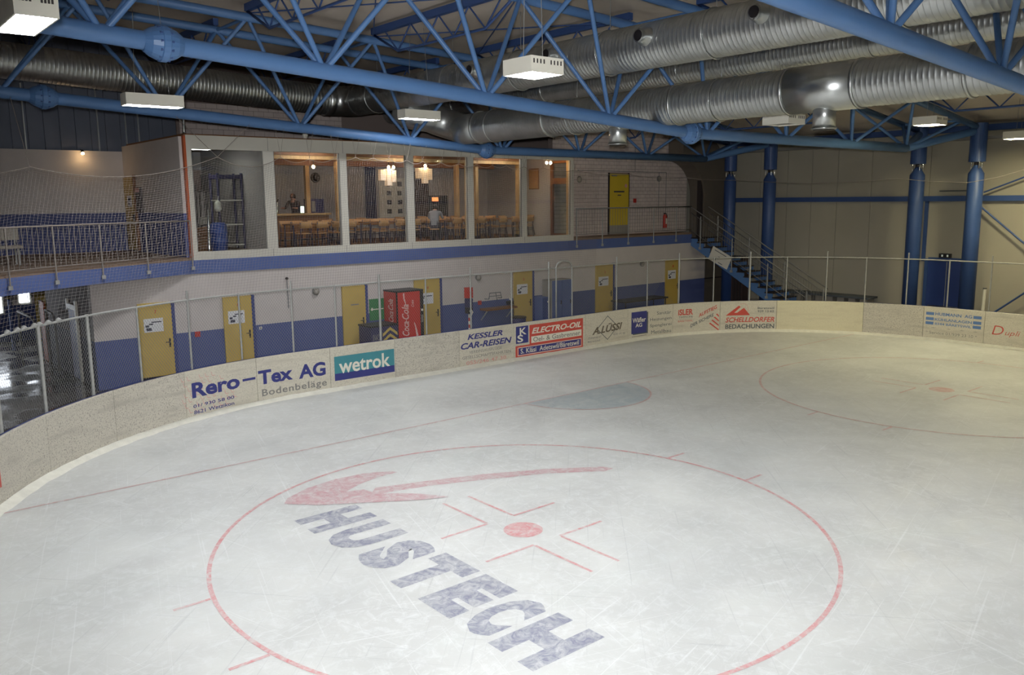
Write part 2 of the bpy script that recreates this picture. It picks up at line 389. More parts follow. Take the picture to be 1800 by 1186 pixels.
# ------------------------------------------------------------------ rink outline
XS, XE, YE, RL, RR, YS = -7.186, 21.847, 10.594, 8.886, 7.528, -8.0
PL1 = (YE-RL)-YS; PA1 = RL*PI/2; PL2 = (XE-RR)-(XS+RL); PA2 = RR*PI/2
def path(s):
    """point and inward normal of the rink edge at arc length s"""
    if s < PL1: return (XS, YS+s), (1, 0)
    s -= PL1
    if s < PA1:
        a = PI-s/RL; return (XS+RL+RL*math.cos(a), YE-RL+RL*math.sin(a)), (-math.cos(a), -math.sin(a))
    s -= PA1
    if s < PL2: return (XS+RL+s, YE), (0, -1)
    s -= PL2
    if s < PA2:
        a = PI/2-s/RR; return (XE-RR+RR*math.cos(a), YE-RR+RR*math.sin(a)), (-math.cos(a), -math.sin(a))
    s -= PA2
    return (XE, YE-RR-s), (-1, 0)
def bp(s, z, off=0.0):
    p, n = path(s); return (p[0]+n[0]*off, p[1]+n[1]*off, z)
S_END = 62.0
HB = 1.155

# ================================================================== SETTING
f = MB().box(-24, 26.2, -26, 34, -0.4, -0.03).build('floor', M_FLOOR); struct(f, 'dark wet concrete floor around the rink')
# ice sheet with its markings as parts
edge = [bp(s*0.25, 0)[:2] for s in range(0, int(S_END*4)+1)]
poly = [(XS, -22)]+edge+[(XE, -22)]
ice = MB()
ice.add([(x, y, 0.0) for x, y in poly], [tuple(range(len(poly)-1, -1, -1))])
ice = ice.build('ice_sheet', M_ICE)
tag(ice, 'scratched white ice sheet with red face-off circles and navy lettering', 'ice rink')
ZM = 0.004
def arc_band(mb, cx, cy, r, w, a0=0.0, a1=2*PI, n=160, z=ZM):
    vs = []; fs = []
    for i in range(n+1):
        a = a0+(a1-a0)*i/n
        for rr in (r-w/2, r+w/2): vs.append((cx+rr*math.cos(a), cy+rr*math.sin(a), z))
    for i in range(n): fs.append((2*i, 2*i+1, 2*i+3, 2*i+2))
    return mb.add(vs, fs)
def seg(mb, a, b, w, z=ZM):
    a = Vector(a); b = Vector(b); d = (b-a).normalized(); n = Vector((-d.y, d.x))*w/2
    return mb.add([(a.x+n.x, a.y+n.y, z), (a.x-n.x, a.y-n.y, z), (b.x-n.x, b.y-n.y, z), (b.x+n.x, b.y+n.y, z)], [(0, 1, 2, 3)])
for cx, m, tick in ((0.0, M_RED, 0.5), (14.232, M_REDFAINT, 0.45)):
    arc_band(MB(), cx, 0, 4.5, 0.06).build('face_off_circle', m, ice)
    MB().add([(cx+0.3*math.cos(k*PI/16), 0.3*math.sin(k*PI/16), ZM) for k in range(32)], [tuple(range(32))]).build('face_off_spot', m, ice)
    for sx in (-1, 1):
        for sy in (-0.88, 0.88):
            x = math.sqrt(4.5**2-sy**2); seg(MB(), (cx+sx*(x+0.04), sy), (cx+sx*(x+tick), sy), 0.055).build('hash_mark', m, ice)
            b = MB(); px = cx+sx*0.26; py = 0.54*(1 if sy > 0 else -1)
            seg(b, (px, py), (px+sx*0.88, py), 0.05); seg(b, (px, py*1.055), (px, py*3.2), 0.05); b.build('face_off_corner', m, ice)
seg(MB(), (-6.25, 6.093), (21.2, 6.093), 0.05).build('goal_line', M_REDFAINT, ice)
cr = [(7.12+1.83*math.cos(a), 6.06+1.83*math.sin(a)) for a in [PI+k*PI/24 for k in range(25)]]
MB().add([(x, y, ZM) for x, y in cr], [tuple(range(25))]).build('goal_crease', M_CREASE, ice)
arc_band(MB(), 7.12, 6.06, 1.83, 0.05, PI, 2*PI, 40, ZM+0.002).build('crease_outline', M_REDFAINT, ice)
# swept red arrow: a shaft and a barbed head
sh = [(3.18, 1.14), (3.11, 1.34), (2.23, 1.94), (1.17, 2.48), (0.27, 2.82), (-0.32, 3.02), (-0.7, 3.15)]
sl = [(2.92, 1.13), (2.9, 1.17), (2.05, 1.75), (0.98, 2.23), (0.11, 2.59), (-0.64, 2.80), (-1.0, 2.84)]
b = MB(); n = len(sh)
b.add([(x, y, ZM) for x, y in sh]+[(x, y, ZM) for x, y in sl], [(i, i+1, n+i+1, n+i) for i in range(n-1)])
b.add([(x, y, ZM+0.0015) for x, y in ((0.05, 3.62), (0.0, 3.75), (-0.45, 3.97), (-1.0, 4.03), (-1.61, 3.92), (-2.1, 3.67), (-2.26, 3.45), (-1.75, 3.28), (-1.2, 3.3), (-0.8, 3.5), (-0.4, 3.6))],
      [(0, 1, 2, 10), (2, 3, 9, 10), (3, 4, 8, 9), (4, 5, 6, 7), (4, 7, 8)])
b.add([(x, y, ZM+0.003) for x, y in ((-2.26, 3.45), (-1.86, 3.02), (-1.24, 2.62), (-0.77, 2.31), (-0.37, 2.06), (0.0, 1.92), (-0.28, 2.36), (-0.56, 2.64), (-0.84, 2.86), (-0.9, 3.2), (-1.2, 3.3), (-1.75, 3.28))],
      [(0, 1, 11), (1, 10, 11), (1, 2, 9, 10), (2, 3, 8, 9), (3, 4, 6, 7), (4, 5, 6), (3, 7, 8)])
b.build('arrow_mark', M_ARROW, ice)
for ch, y0, y1 in (('H', 2.65, 1.95), ('U', 1.78, 1.05), ('S', 0.85, 0.16), ('T', 0.08, -0.72), ('E', -0.84, -1.52), ('C', -1.62, -2.15), ('H', -2.26, -3.04)):
    put_text(MB(), ch, lambda u, v: (v, u, ZM), y0, y1, -2.47, -1.38, 0, 0.07).build('ice_letter', M_NAVYICE, ice)
# ridge of snow along the foot of the boards
b = MB(); N = 220; vs = []; fs = []
for i in range(N+1):
    s = 8+i*(58-8)/N; w = 0.13+0.05*random.random()
    vs += [bp(s, 0.075+0.015*random.random(), 0.0), bp(s, 0.045, w*0.55), bp(s, 0.002, w)]
for i in range(N): fs += [(3*i, 3*i+3, 3*i+4, 3*i+1), (3*i+1, 3*i+4, 3*i+5, 3*i+2)]
b.add(vs, fs).build('snow_ridge', M_SNOW, ice, True)

# ---- lower back wall, slab, balcony floors
YW = 15.0
struct(MB().box(-2.2, 23.95, YW, YW+0.3, -0.03, 2.97).build('wall_back', M_WALL), 'white over blue painted back wall with yellow doors')
struct(MB().box(-2.2, -1.9, YW+0.3, 20.6, -0.03, 2.97).build('wall_corridor', M_WALLSHADED), 'white over blue side wall of the corridor, shade put into its colours')
bedge = [(22.9, YW), (0.5, YW-0.02), (-0.91, 14.42), (-2.21, 13.78), (-3.43, 13.03), (-4.54, 12.22), (-5.6, 11.3), (-6.6, 10.2), (-7.5, 8.9), (-8.2, 7.4), (-8.7, 5.6)]
slabp = bedge+[(-13, 5.6), (-13, 20.6), (22.9, 20.6)]
slab = MB().prism([(x, y) for x, y in slabp], 'z', 3.0, 3.42).build('balcony_slab', M_BALFLOOR); struct(slab, 'upper floor slab with a brown balcony floor')
b = MB(); off = 0.03
def edge_off(k, d):
    p = Vector(bedge[k]); a = Vector(bedge[max(0, k-1)]); c = Vector(bedge[min(len(bedge)-1, k+1)])
    t = (c-a).normalized(); nn = Vector((-t.y, t.x))          # towards the rink
    return p+nn*d
for k in range(len(bedge)-1):
    a = edge_off(k, 0.04); c = edge_off(k+1, 0.04); a2 = edge_off(k, -0.02); c2 = edge_off(k+1, -0.02)
    b.add([(a.x, a.y, 2.96), (c.x, c.y, 2.96), (c.x, c.y, 3.34), (a.x, a.y, 3.34), (a2.x, a2.y, 2.96), (c2.x, c2.y, 2.96), (c2.x, c2.y, 3.34), (a2.x, a2.y, 3.34)],
          [(0, 1, 2, 3), (3, 2, 6, 7), (0, 4, 5, 1), (7, 6, 5, 4)])
b.build('edge_band', M_SLAB, slab)
# balcony back wall, side wall of the glazed box, upper walls
struct(MB().box(-13, 0.57, 20.5, 20.7, 3.42, 6.62).build('wall_balcony', M_WALLUP), 'white over blue back wall of the upper balcony')
struct(MB().box(0.42, 0.57, YW+0.12, 20.5, 3.42, 6.78).build('wall_box_side', M_WALLUP), 'side wall of the glazed box with a yellow door')
uw = MB()
for i in range(34):
    x0 = -13+i*0.45
    uw.box(x0, x0+0.22, 20.72, 20.8, 6.6, 10.2); uw.box(x0+0.22, x0+0.45, 20.78, 20.86, 6.6, 10.2)
uw = uw.build('wall_upper_left', M_CORR); struct(uw, 'dark corrugated sheet wall above the balcony')
for x in (-2.3, -0.2, 0.65, 1.05): bx('joint_strip', x-0.02, x+0.02, 20.66, 20.72, 6.62, 8.6, M_GALV2, uw)
def brick_field(wall, x0, x1, z0, z1, y, bw, bh, holes=()):
    cells = []; r_ = 0; z = z0
    while z+bh <= z1+1e-6:
        x = x0-(bw/2 if r_ % 2 else 0)
        while x < x1:
            a, c = max(x, x0), min(x+bw, x1)
            if c-a > 0.06:
                segs = [(a, c)]
                for hx0, hx1, hz0, hz1 in holes:
                    if z+bh > hz0 and z < hz1:
                        segs = [q for sg in segs for q in ((sg[0], min(sg[1], hx0)), (max(sg[0], hx1), sg[1])) if q[1]-q[0] > 0.03]
                cells += [(q0, q1, z) for q0, q1 in segs]
            x += bw
        z += bh; r_ += 1
    cells.sort(key=lambda q: (Vector((q[0], y, q[2]))-CAM).length)
    g = 0.007
    for a, c, z in cells[:300]: bx('brick', a+g, c-g, y-0.014, y, z+g, z+bh-g, M_BRICK, wall)
    if cells[300:]:
        mb_ = MB()
        for a, c, z in cells[300:]: mb_.box(a+g, c-g, y-0.014, y, z+g, z+bh-g)
        tag(mb_.build('brick_field', M_BRICK, wall), None, None, None, 'stuff')
wb = MB().box(2.3, 26.4, 20.7, 20.95, 6.6, 10.2).build('wall_upper_back', M_MORTAR); struct(wb, 'grey block wall seen above the glazed box')
brick_field(wb, 2.4, 8.6, 6.95, 8.35, 20.7, 0.38, 0.175)
ww = MB().box(15.52, 24.0, 16.2, 16.45, 3.42, 8.9).build('wall_walkway', M_MORTAR); struct(ww, 'grey block wall behind the upper walkway')
brick_field(ww, 15.52, 24.0, 3.42, 8.2, 16.2, 0.31, 0.155, [(18.72, 20.04, 3.42, 6.05)])
# right wall: separate tall panels
wr = thing('wall_right', 'beige hall wall of tall smooth panels with a blue rail', None, (26.2, 6, 0), kind='structure')
ys = [-26, -20, -14, -10.5, -8, -5.5, -3, -0.5, 2.0, 4.36, 6.03, 8.4, 9.9, 11.1, 12.3, 13.7, 15.2, 17.5, 21]
for a, c in zip(ys[:-1], ys[1:]): bx('panel', 26.2, 26.4, a+0.008, c-0.008, -0.03, 8.6, M_PANEL, wr)
bx('panel_backing', 26.38, 26.5, -26, 21, -0.03, 8.6, M_DARKSTEEL, wr)
bx('girt_rail', 26.02, 26.2, -26, 16, 4.73, 4.93, M_BLUED, wr)
bx('trim_post', 26.1, 26.2, 6.0, 6.12, 2.4, 4.73, M_BLUED, wr)
bx('plinth', 26.05, 26.2, -26, 16, -0.03, 0.25, M_CONC, wr)
# enclosing walls out of view and the roof
struct(MB().box(-24, 26.4, -26.3, -26, -0.03, 11).build('wall_front', M_PANEL))
struct(MB().box(-24.3, -24, -26, 34, -0.03, 11).build('wall_left', M_PANEL))
roofp = [(-24.3, 8.4), (-9, 10.5), (10, 9.62), (26.6, 7.55)]
rm = MB()
for (x0, z0), (x1, z1) in zip(roofp[:-1], roofp[1:]):
    rm.add([(x0, -26.3, z0), (x1, -26.3, z1), (x1, 34.2, z1), (x0, 34.2, z0), (x0, -26.3, z0+0.2), (x1, -26.3, z1+0.2), (x1, 34.2, z1+0.2), (x0, 34.2, z0+0.2)],
           [(0, 1, 2, 3), (7, 6, 5, 4), (0, 4, 5, 1), (3, 2, 6, 7)])
ceil = rm.build('ceiling', M_ROOF); struct(ceil, 'grey brown roof deck above the trusses')
def top_z(x): return 9.22+(10-x)*0.046 if x <= 10 else 9.22-(x-10)*0.125
def bot_z(x): return 6.6+(10-x)*0.063 if x <= 10 else 6.58
def roof_z(x):
    for (x0, z0), (x1, z1) in zip(roofp[:-1], roofp[1:]):
        if x <= x1: return z0+(z1-z0)*(x-x0)/(x1-x0)
    return roofp[-1][1]

# ================================================================== ROOF TRUSSES
TY = [4.93, 13.46, -3.6]
TLAB = ['blue tubular roof truss crossing the middle of the picture, behind the near square lamp',
        'blue tubular roof truss close in front of the restaurant windows',
        'nearest blue roof truss, cutting across the upper right corner']
NODES = [-4.08+3.69*k for k in range(-3, 8)]          # bottom nodes
def truss(y, label):
    t = thing('roof_truss', label, 'truss', (3.4, y, 6.6))
    xs = [-15.2, -3.2, 10.0, NODES[-1]]
    MB().tube([(x, y, bot_z(x)) for x in xs], 0.145, 18).build('bottom_chord', M_BLUE, t, True)
    for sy in (-1.05, 1.05):
        MB().tube([(x, y+sy, top_z(x)) for x in (-15.2, 10.0, 25.0)], 0.11, 14).build('top_chord', M_BLUE, t, True)
        bar('fork_strut', (NODES[-1], y, bot_z(20)), (25.0, y+sy, 7.25), 0.135, M_BLUE, t, 14)
        for x in NODES:
            for sx in (-1.845, 1.845):
                xt = x+sx
                if xt < -15.2: continue
                bar('diagonal', (x, y, bot_z(x)), (xt, y+sy, top_z(xt)), 0.052, M_BLUE, t, 10)
    for x in [NODES[0]+1.845+3.69*k for k in range(11)]:
        if -15 < x < 25: bar('cross_tie', (x, y-1.05, top_z(x)), (x, y+1.05, top_z(x)), 0.045, M_BLUE, t, 8)
    for x in (-3.2, 10.0):
        z = bot_z(x); d = Vector((1, 0, -0.03)).normalized(); c = Vector((x, y, z))
        prof = [(-0.3, 0.15), (-0.2, 0.22), (-0.06, 0.27), (-0.05, 0.285), (0.05, 0.285), (0.06, 0.27), (0.2, 0.22), (0.3, 0.15)]
        col = MB().tube([c+d*a for a, r in prof], [r for a, r in prof], 20).build('splice_collar', M_BLUE, t, False)
        for k in range(12):
            a = k*PI/6; nrm = Vector((0, math.cos(a), math.sin(a)))
            bar('bolt', c-d*0.1+nrm*0.25, c+d*0.1+nrm*0.25, 0.022, M_BLUED, col, 6)
    return t
for y, l in zip(TY, TLAB): truss(y, l)

# columns under the right hand ends
def column(y, label):
    t = thing('hall_column', label, 'column', (25.0, y, 0), 'blue tube columns along the right wall')
    prof = [(-0.03, 0.27), (5.72, 0.27), (5.95, 0.13), (6.02, 0.10)]
    MB().tube([(25, y, z) for z, r in prof], [r for z, r in prof], 28).build('lower_tube', M_BLUED, t, True)
    MB().tube([(25, y, 6.0), (25, y, 6.16)], 0.09, 12).build('pin_joint', M_DARKSTEEL, t, True)
    prof = [(6.12, 0.12), (6.14, 0.28), (7.5, 0.28)]
    MB().tube([(25, y, z) for z, r in prof], [r for z, r in prof], 28).build('upper_tube', M_BLUED, t, False)
    for k in range(4):
        a = PI/4+k*PI/2; bar('bolt', (25+0.19*math.cos(a), y+0.19*math.sin(a), 5.9), (25+0.19*math.cos(a), y+0.19*math.sin(a), 6.13), 0.02, M_CHROME, t, 6)
column(14.5, 'blue tube column behind the upper part of the staircase')
column(12.42, 'blue tube column rising behind the staircase foot')
column(5.98, 'blue tube column left of the blue exit door')
column(3.86, 'blue tube column right of the blue exit door')

# trussed purlins between the trusses
ORD = ['first', 'second', 'third', 'fourth', 'fifth', 'sixth', 'seventh', 'eighth', 'ninth', 'tenth']
def purlin(x, y0, y1, label):
    z = top_z(x)+0.16
    t = thing('roof_purlin', label, 'purlin', (x, (y0+y1)/2, z), 'trussed purlins under the roof deck')
    bx('beam', x-0.07, x+0.07, y0, y1, z-0.02, z+0.16, M_BLUED, t)
    L = y1-y0; d = 0.62
    pts = [(x, y0, z), (x, y0+L*0.2, z-d), (x, y1-L*0.2, z-d), (x, y1, z)]
    MB().tube(pts, 0.035, 8).build('tie_rod', M_BLUED, t, True)
    for k in range(4):
        ya = y0+L*(0.2+0.2*k); zz = z-d
        for dy in (-0.1, 0.1):
            bar('strut', (x, ya, zz), (x, ya+dy*L, z), 0.022, M_BLUED, t, 6)
PXS = [NODES[0]+1.845+3.69*k for k in range(2, 10)]
for k, x in enumerate(PXS):
    for y0, y1, wh in ((-2.55, 3.88, 'between the nearest and the middle truss'), (5.98, 12.41, 'between the middle and the far truss'), (14.51, 20.7, 'behind the far truss')):
        purlin(x, y0, y1, '%s slim blue trussed purlin from the left, %s' % (ORD[k], wh))
for x0, x1, y0, y1, lb in ((1.455, 5.145, 5.98, 12.4, 'left pair of crossed bracing rods beyond the middle truss'), (5.145, 8.835, 5.98, 12.4, 'right pair of crossed bracing rods beyond the middle truss'), (1.455, 5.145, -2.55, 3.88, 'crossed bracing rods on the near side of the middle truss')):
    t = thing('wind_brace', lb, 'brace', ((x0+x1)/2, (y0+y1)/2, top_z(x0)), 'crossed bracing rods under the roof')
    bar('rod', (x0, y0, top_z(x0)+0.1), (x1, y1, top_z(x1)+0.1), 0.018, M_BLUED, t, 6)
    bar('rod', (x1, y0, top_z(x1)+0.1), (x0, y1, top_z(x0)+0.1), 0.018, M_BLUED, t, 6)

# ================================================================== AIR DUCTS
def spiral(p0, p1, r, pitch=0.11, n=32):
    p0 = Vector(p0); p1 = Vector(p1); L = (p1-p0).length; k = int(L/pitch); d = (p1-p0)/L
    pts = []; rs = []
    for i in range(k):
        a = i*pitch
        for t, dr in ((0.0, 0), (0.72, 0), (0.80, 0.006), (0.90, 0.006), (0.97, 0)):
            pts.append(p0+d*(a+t*pitch)); rs.append(r+dr)
    return MB().tube(pts, rs, n)
def duct(label, x, z, r, y0, y1):
    t = thing('air_duct', label, 'duct', (x, (y0+y1)/2, z))
    spiral((x, y0, z), (x, y1, z), r).build('duct_pipe', M_GALV, t, True)
    return t
def hanger(t, x, y, z, r):
    MB().tube([(x+(r+0.02)*math.cos(a), y, z+(r+0.02)*math.sin(a)) for a in [k*2*PI/28 for k in range(29)]], 0.014, 6).build('hanger_ring', M_GALV2, t, True)
    bar('hanger_rod', (x, y, z+r), (x, y, roof_z(x)), 0.008, M_GALV2, t, 6)
# A: upper duct with side nozzles
A = duct('upper galvanised spiral duct with small round side nozzles', 7.05, 8.30, 0.49, -12, 16.55)
for y in (0.6, 3.5, 6.45, 9.5, 12.6):
    prof = [(-0.40, 0.21), (-0.50, 0.20), (-0.60, 0.145), (-0.70, 0.14), (-0.71, 0.15), (-0.72, 0.13), (-0.70, 0.10)]
    nz = MB().tube([(7.05+a, y, 8.40) for a, r in prof], [r for a, r in prof], 18).build('side_nozzle', M_GALV2, A, True)
    MB().tube([(7.05-0.70, y, 8.40), (7.05-0.722, y, 8.40)], 0.115, 16).build('nozzle_opening', M_BLACK, nz)
for y in (-2, 2.0, 5.0, 8.2, 11.2, 15.4): hanger(A, 7.05, y, 8.30, 0.49)
# D: cross duct over the glazed box, joined to A by an elbow
el = []
for k in range(9):
    a = k*PI/2/8; el.append((7.05-0.75+0.75*math.cos(a), 16.55+0.75*math.sin(a), 8.30+0.003*k))
MB().tube(el, 0.5, 26).build('elbow', M_GALV2, A, True)
Dd = thing('air_duct', 'galvanised duct running left above the glazed box into the dark', 'duct', (0, 17.3, 8.5))
spiral((6.3, 17.3, 8.32), (-9.0, 17.3, 9.0), 0.48).build('duct_pipe', M_GALV, Dd, True)
MB().tube([(6.35, 17.3, 8.32), (6.1, 17.3, 8.33)], 0.52, 26).build('joint_ring', M_GALV2, Dd, True)
# B: lower duct with drop outlets
B = duct('lower galvanised spiral duct with two drop outlets beneath it', 8.9, 7.20, 0.47, -12, 12.4)
for y in (-2.4, 1.35, -0.25, 4.4, 9.0, 12.3): MB().tube([(8.9, y-0.03, 7.2), (8.9, y+0.03, 7.2)], 0.505, 30).build('flange_ring', M_GALV2, B, True)
MB().tube([(8.9, -0.2, 7.2), (8.9, 1.3, 7.2)], 0.492, 30).build('saddle_sleeve', M_GALV2, B, True)
el = [(8.9, 12.35, 7.2), (8.9, 13.2, 7.2)]
for k in range(1, 9):
    a = k*PI/2/8; el.append((8.9-0.8+0.8*math.cos(a), 13.2+0.8*math.sin(a), 7.2+0.05*k))
el.append((7.0, 14.0, 7.7))
MB().tube(el, [0.47]*len(el), 28).build('elbow', M_GALV, B, True)
for y, r in ((0.55, 0.235), (6.46, 0.24)):
    o = MB().tube([(8.9, y, 6.95), (8.9, y, 6.36)], r, 28).build('drop_outlet', M_GALV2, B, True); MB().tube([(8.9, y, 6.375), (8.9, y, 6.345)], r+0.025, 28).build('rim', M_GALV2, o, True)
    MB().tube([(8.9, y, 6.345), (8.9, y, 6.335)], r-0.02, 20).build('grille', M_BLACK, o)
for y in (-4, 3.2, 8.0, 11.6): hanger(B, 8.9, y, 7.2, 0.47)
# C: slimmer duct behind
Cd = duct('dark slimmer spiral duct squeezed between the two big ducts', 10.75, 8.36, 0.36, -12, 20.6)
for y in (0.5, 5.8, 11.2, 16): hanger(Cd, 10.75, y, 8.36, 0.36)
# wide flat duct dropping down beside the stair landing
t = thing('air_shaft', 'dull brown sheet metal shaft bending down beside the stair landing', 'duct', (25.2, 16.6, 0))
arc = [(25.0-0.9+1.9*math.sin(a)*0.62, 5.35+1.95*math.cos(a)) for a in [k*PI/2/10 for k in range(11)]]
outer = [(22.6, 7.75)]+[(24.0+1.95*math.sin(a), 5.4+2.35*math.cos(a)) for a in [k*PI/2/10 for k in range(11)]]+[(25.95, -0.03)]
inner = [(24.2, -0.03)]+[(24.2, 5.0)]+[(22.6+1.6*math.sin(a), 5.0+1.6*math.cos(a)) for a in [PI/2-k*PI/2/10 for k in range(11)]]
MB().prism(outer+inner, 'y', 15.3, 16.15).build('shaft_casing', M_DUCTBROWN, t)
bx('corner_post', 24.02, 24.2, 15.4, 15.6, -0.03, 5.9, M_DARKSTEEL, t)
bx('stiffener', 24.2, 25.96, 15.28, 15.3, 4.95, 5.0, M_DUCTBROWN, t)
for z in (3.1, 1.2): bx('stiffener', 24.2, 25.96, 15.28, 15.3, z, z+0.05, M_DARKSTEEL, t)

# ================================================================== LAMPS
def high_bay(x, y, z, w, d, h, label, m, lit=True, rz=0.0, slots=True, cx=0.0):
    t = thing('hanging_lamp', label, 'lamp', (x, y, z), 'white high bay lamps hung from the roof')
    b = MB(); iw, idp = w/2-0.05, d/2-0.05
    # open-bottomed tray: four sides, top, and a rim
    b.box(-w/2, w/2, -d/2, d/2, h-0.02, h)
    b.box(-w/2, -w/2+0.02, -d/2, d/2, 0, h-0.02); b.box(w/2-0.02, w/2, -d/2, d/2, 0, h-0.02)
    b.box(-w/2+0.02, w/2-0.02, -d/2, -d/2+0.02, 0, h-0.02); b.box(-w/2+0.02, w/2-0.02, d/2-0.02, d/2, 0, h-0.02)
    hs = b.build('housing', M_WHITE, t); hs.location = (x, y, z)
    g = MB().box(-iw, iw, -idp, idp, 0.03, 0.06).build('lamp_glass', m, t); g.location = (x, y, z)
    if slots:
        for k in range(8):
            xx = -w/2+0.1+k*(w-0.2)/7+(0.04 if k > 3 else -0.04)
            sl_ = MB().box(xx-0.012, xx+0.012, -d/2-0.004, -d/2, h*0.55, h*0.82).build('vent_slot', M_DARKSTEEL, hs); sl_.location = (0, 0, 0)
            sl_.matrix_parent_inverse = Matrix.Identity(4)
    for sx in (-0.3, 0.3):
        cb = bar('cable', (x+sx*w, y, z+h), (x+sx*w*0.6+cx, y, roof_z(x+cx)), 0.006, M_WIRE, t, 6)
    return t
high_bay(-5.64, 2.25, 7.0, 0.45, 1.28, 0.27, 'big white lamp cut by the top left corner', M_LAMP)
high_bay(-1.70, 10.35, 7.03, 1.22, 0.40, 0.25, 'long flat white lamp at the upper left above the balcony', M_LAMP, slots=False)
high_bay(1.55, 1.47, 6.94, 0.70, 0.70, 0.25, 'white square lamp with vent slots hanging at the top centre', M_LAMP)
high_bay(6.1, 11.6, 7.25, 1.22, 0.40, 0.25, 'long flat white lamp hanging before the restaurant roof', M_LAMP, slots=False)
high_bay(10.76, 2.71, 6.68, 0.72, 0.72, 0.24, 'unlit white square lamp beside the drop outlet of the lower duct', M_SIGNGREY, cx=-1.05)
high_bay(17.85, 2.4, 6.98, 0.70, 0.70, 0.24, 'small white square lamp between the duct and the right hand columns', M_LAMPDIM)
high_bay(22.9, 1.8, 6.74, 0.70, 0.70, 0.24, 'white lamp at the far right edge before the beige wall', M_LAMPDIM)
# the same lamps over the part of the rink beside and behind the photographer
for x, y, wh, mm in ((-1.6, -4.6, 'right of the photographer', M_LAMP), (5.2, -7.2, 'far to the right of the photographer', M_LAMP), (16.5, -5.5, 'near the right hand wall, outside the picture', M_LAMPDIM),
                 (-3.5, -12.5, 'behind the photographer', M_LAMP), (4.8, -13.5, 'over the middle of the near half, outside the picture', M_LAMP), (16.0, -13.5, 'at the far right of the near half, outside the picture', M_LAMPDIM)):
    high_bay(x, y, 7.1, 0.70, 0.70, 0.25, 'white square lamp '+wh, mm, slots=False)

# ================================================================== RINK BOARDS
boards = thing('rink_boards', 'white dasher boards with painted advertising round the end of the rink', 'rink boards', bp(27, 0))
joints = [0.0, 2, 4, 6, 8, 10.2, 12.3, 14.3, 16.3, 18.3, 20.3, 22.3, 24.37, 26.37, 28.59, 30.68, 33.81, 35.9, 38.08, 40.06, 42.2, 45.22, 47.22, 49.2, 51.3, 53.3, 55.3, 57.3, 59.3, 62.0]
panel_at = {}
for a, c in zip(joints[:-1], joints[1:]):
    a2, c2 = a+0.006, c-0.006
    n = max(3, int((c2-a2)/0.3)); b = MB(); vs = []; fs = []
    for i in range(n+1):
        s = a2+(c2-a2)*i/n
        vs += [bp(s, 0.0, 0.0), bp(s, HB-0.012, 0.0), bp(s, HB, -0.012), bp(s, HB, -0.05), bp(s, 0.0, -0.05)]
    for i in range(n):
        for k in range(5): fs.append((5*i+k, 5*i+(k+1) % 5, 5*i+5+(k+1) % 5, 5*i+5+k))
    fs += [(4, 3, 2, 1, 0), tuple(5*n+k for k in range(5))]
    m = M_BOARD3 if a in (42.2,) else (M_BOARD2 if a in (12.3, 14.3, 16.3, 18.3, 26.37, 45.22) else M_BOARD)
    panel_at[a] = b.add(vs, fs).build('board_panel', m, boards)
b = MB(); vs = []; fs = []; N = 240
for i in range(N+1):
    s = S_END*i/N; vs += [bp(s, HB-0.10, -0.052), bp(s, HB+0.004, -0.052), bp(s, HB+0.004, -0.085), bp(s, HB-0.10, -0.085)]
for i in range(N):
    for k in range(4): fs.append((4*i+k, 4*i+(k+1) % 4, 4*i+4+(k+1) % 4, 4*i+4+k))
b.add(vs, fs).build('back_rail', M_BOARDBACK, boards)
def P(a): return panel_at[a]
OFF = [0.004]
def fr(u, v): return bp(u, v, OFF[0])
def ad(name, m, panel, fn, off=0.004):
    OFF[0] = off
    for f_ in (fn if isinstance(fn, tuple) else (fn,)):
        b = MB(); f_(b); o = b.build(name, m, panel)
    return o
def T(txt, u0, u1, v0, v1, shear=0, bold=0.0, spacing=1.0, dv=0.0):
    return lambda b: put_text(b, txt, fr, u0, u1, v0, v1, shear, bold, spacing, dv)
def Rr(*rs): return lambda b: [rect(b, fr, *r) for r in rs]
def both(*fs): return tuple(fs)
# faint red weave behind the first advert
def weave(b):
    for i in range(9):
        for j in range(7):
            if (i*7+j*5) % 4 == 0: continue
            u = 20.22+i*0.17+0.06*(j % 2); v = 0.18+j*0.125
            if u > 21.3 and v > 0.5: continue
            put_poly(b, fr, [(u, v), (u+0.012, v), (u-0.03+0.012, v+0.10), (u-0.03, v+0.10)]); put_poly(b, fr, [(u, v), (u+0.08, v), (u+0.08, v+0.012), (u, v+0.012)])
ad('weave_pattern', M_PINK, P(20.3), weave, 0.003)
ad('lettering', M_NAVY, P(20.3), both(T('Rero', 20.48, 21.82, 0.50, 0.86, 0, 0.035), T('-', 21.9, 22.26, 0.64, 0.70, 0, 0.03), T('Tex', 22.34, 23.3, 0.47, 0.83, 0, 0.035), T('AG', 23.47, 24.23, 0.45, 0.82, 0, 0.035)))
ad('lettering', M_SIGNGREY, P(22.3), T('Bodenbeläge', 22.42, 24.25, 0.12, 0.35, 0, 0.015, 1.1))
ad('lettering', M_NAVY, P(20.3), both(T('01/ 930 58 00', 20.49, 21.64, 0.27, 0.35, 0, 0.015), T('8621 Wetzikon', 20.5, 21.63, 0.12, 0.21, 0, 0.015)))
# teal and navy panel
p = P(24.37)
ad('ad_field', M_TEAL, p, Rr((24.49, 26.34, 0.44, 0.90))); ad('ad_stripe', M_NAVY, p, Rr((24.49, 26.34, 0.25, 0.44)))
ad('lettering', M_SIGNW, p, T('wetrok', 24.62, 26.2, 0.43, 0.82, 0, 0.02), 0.008)
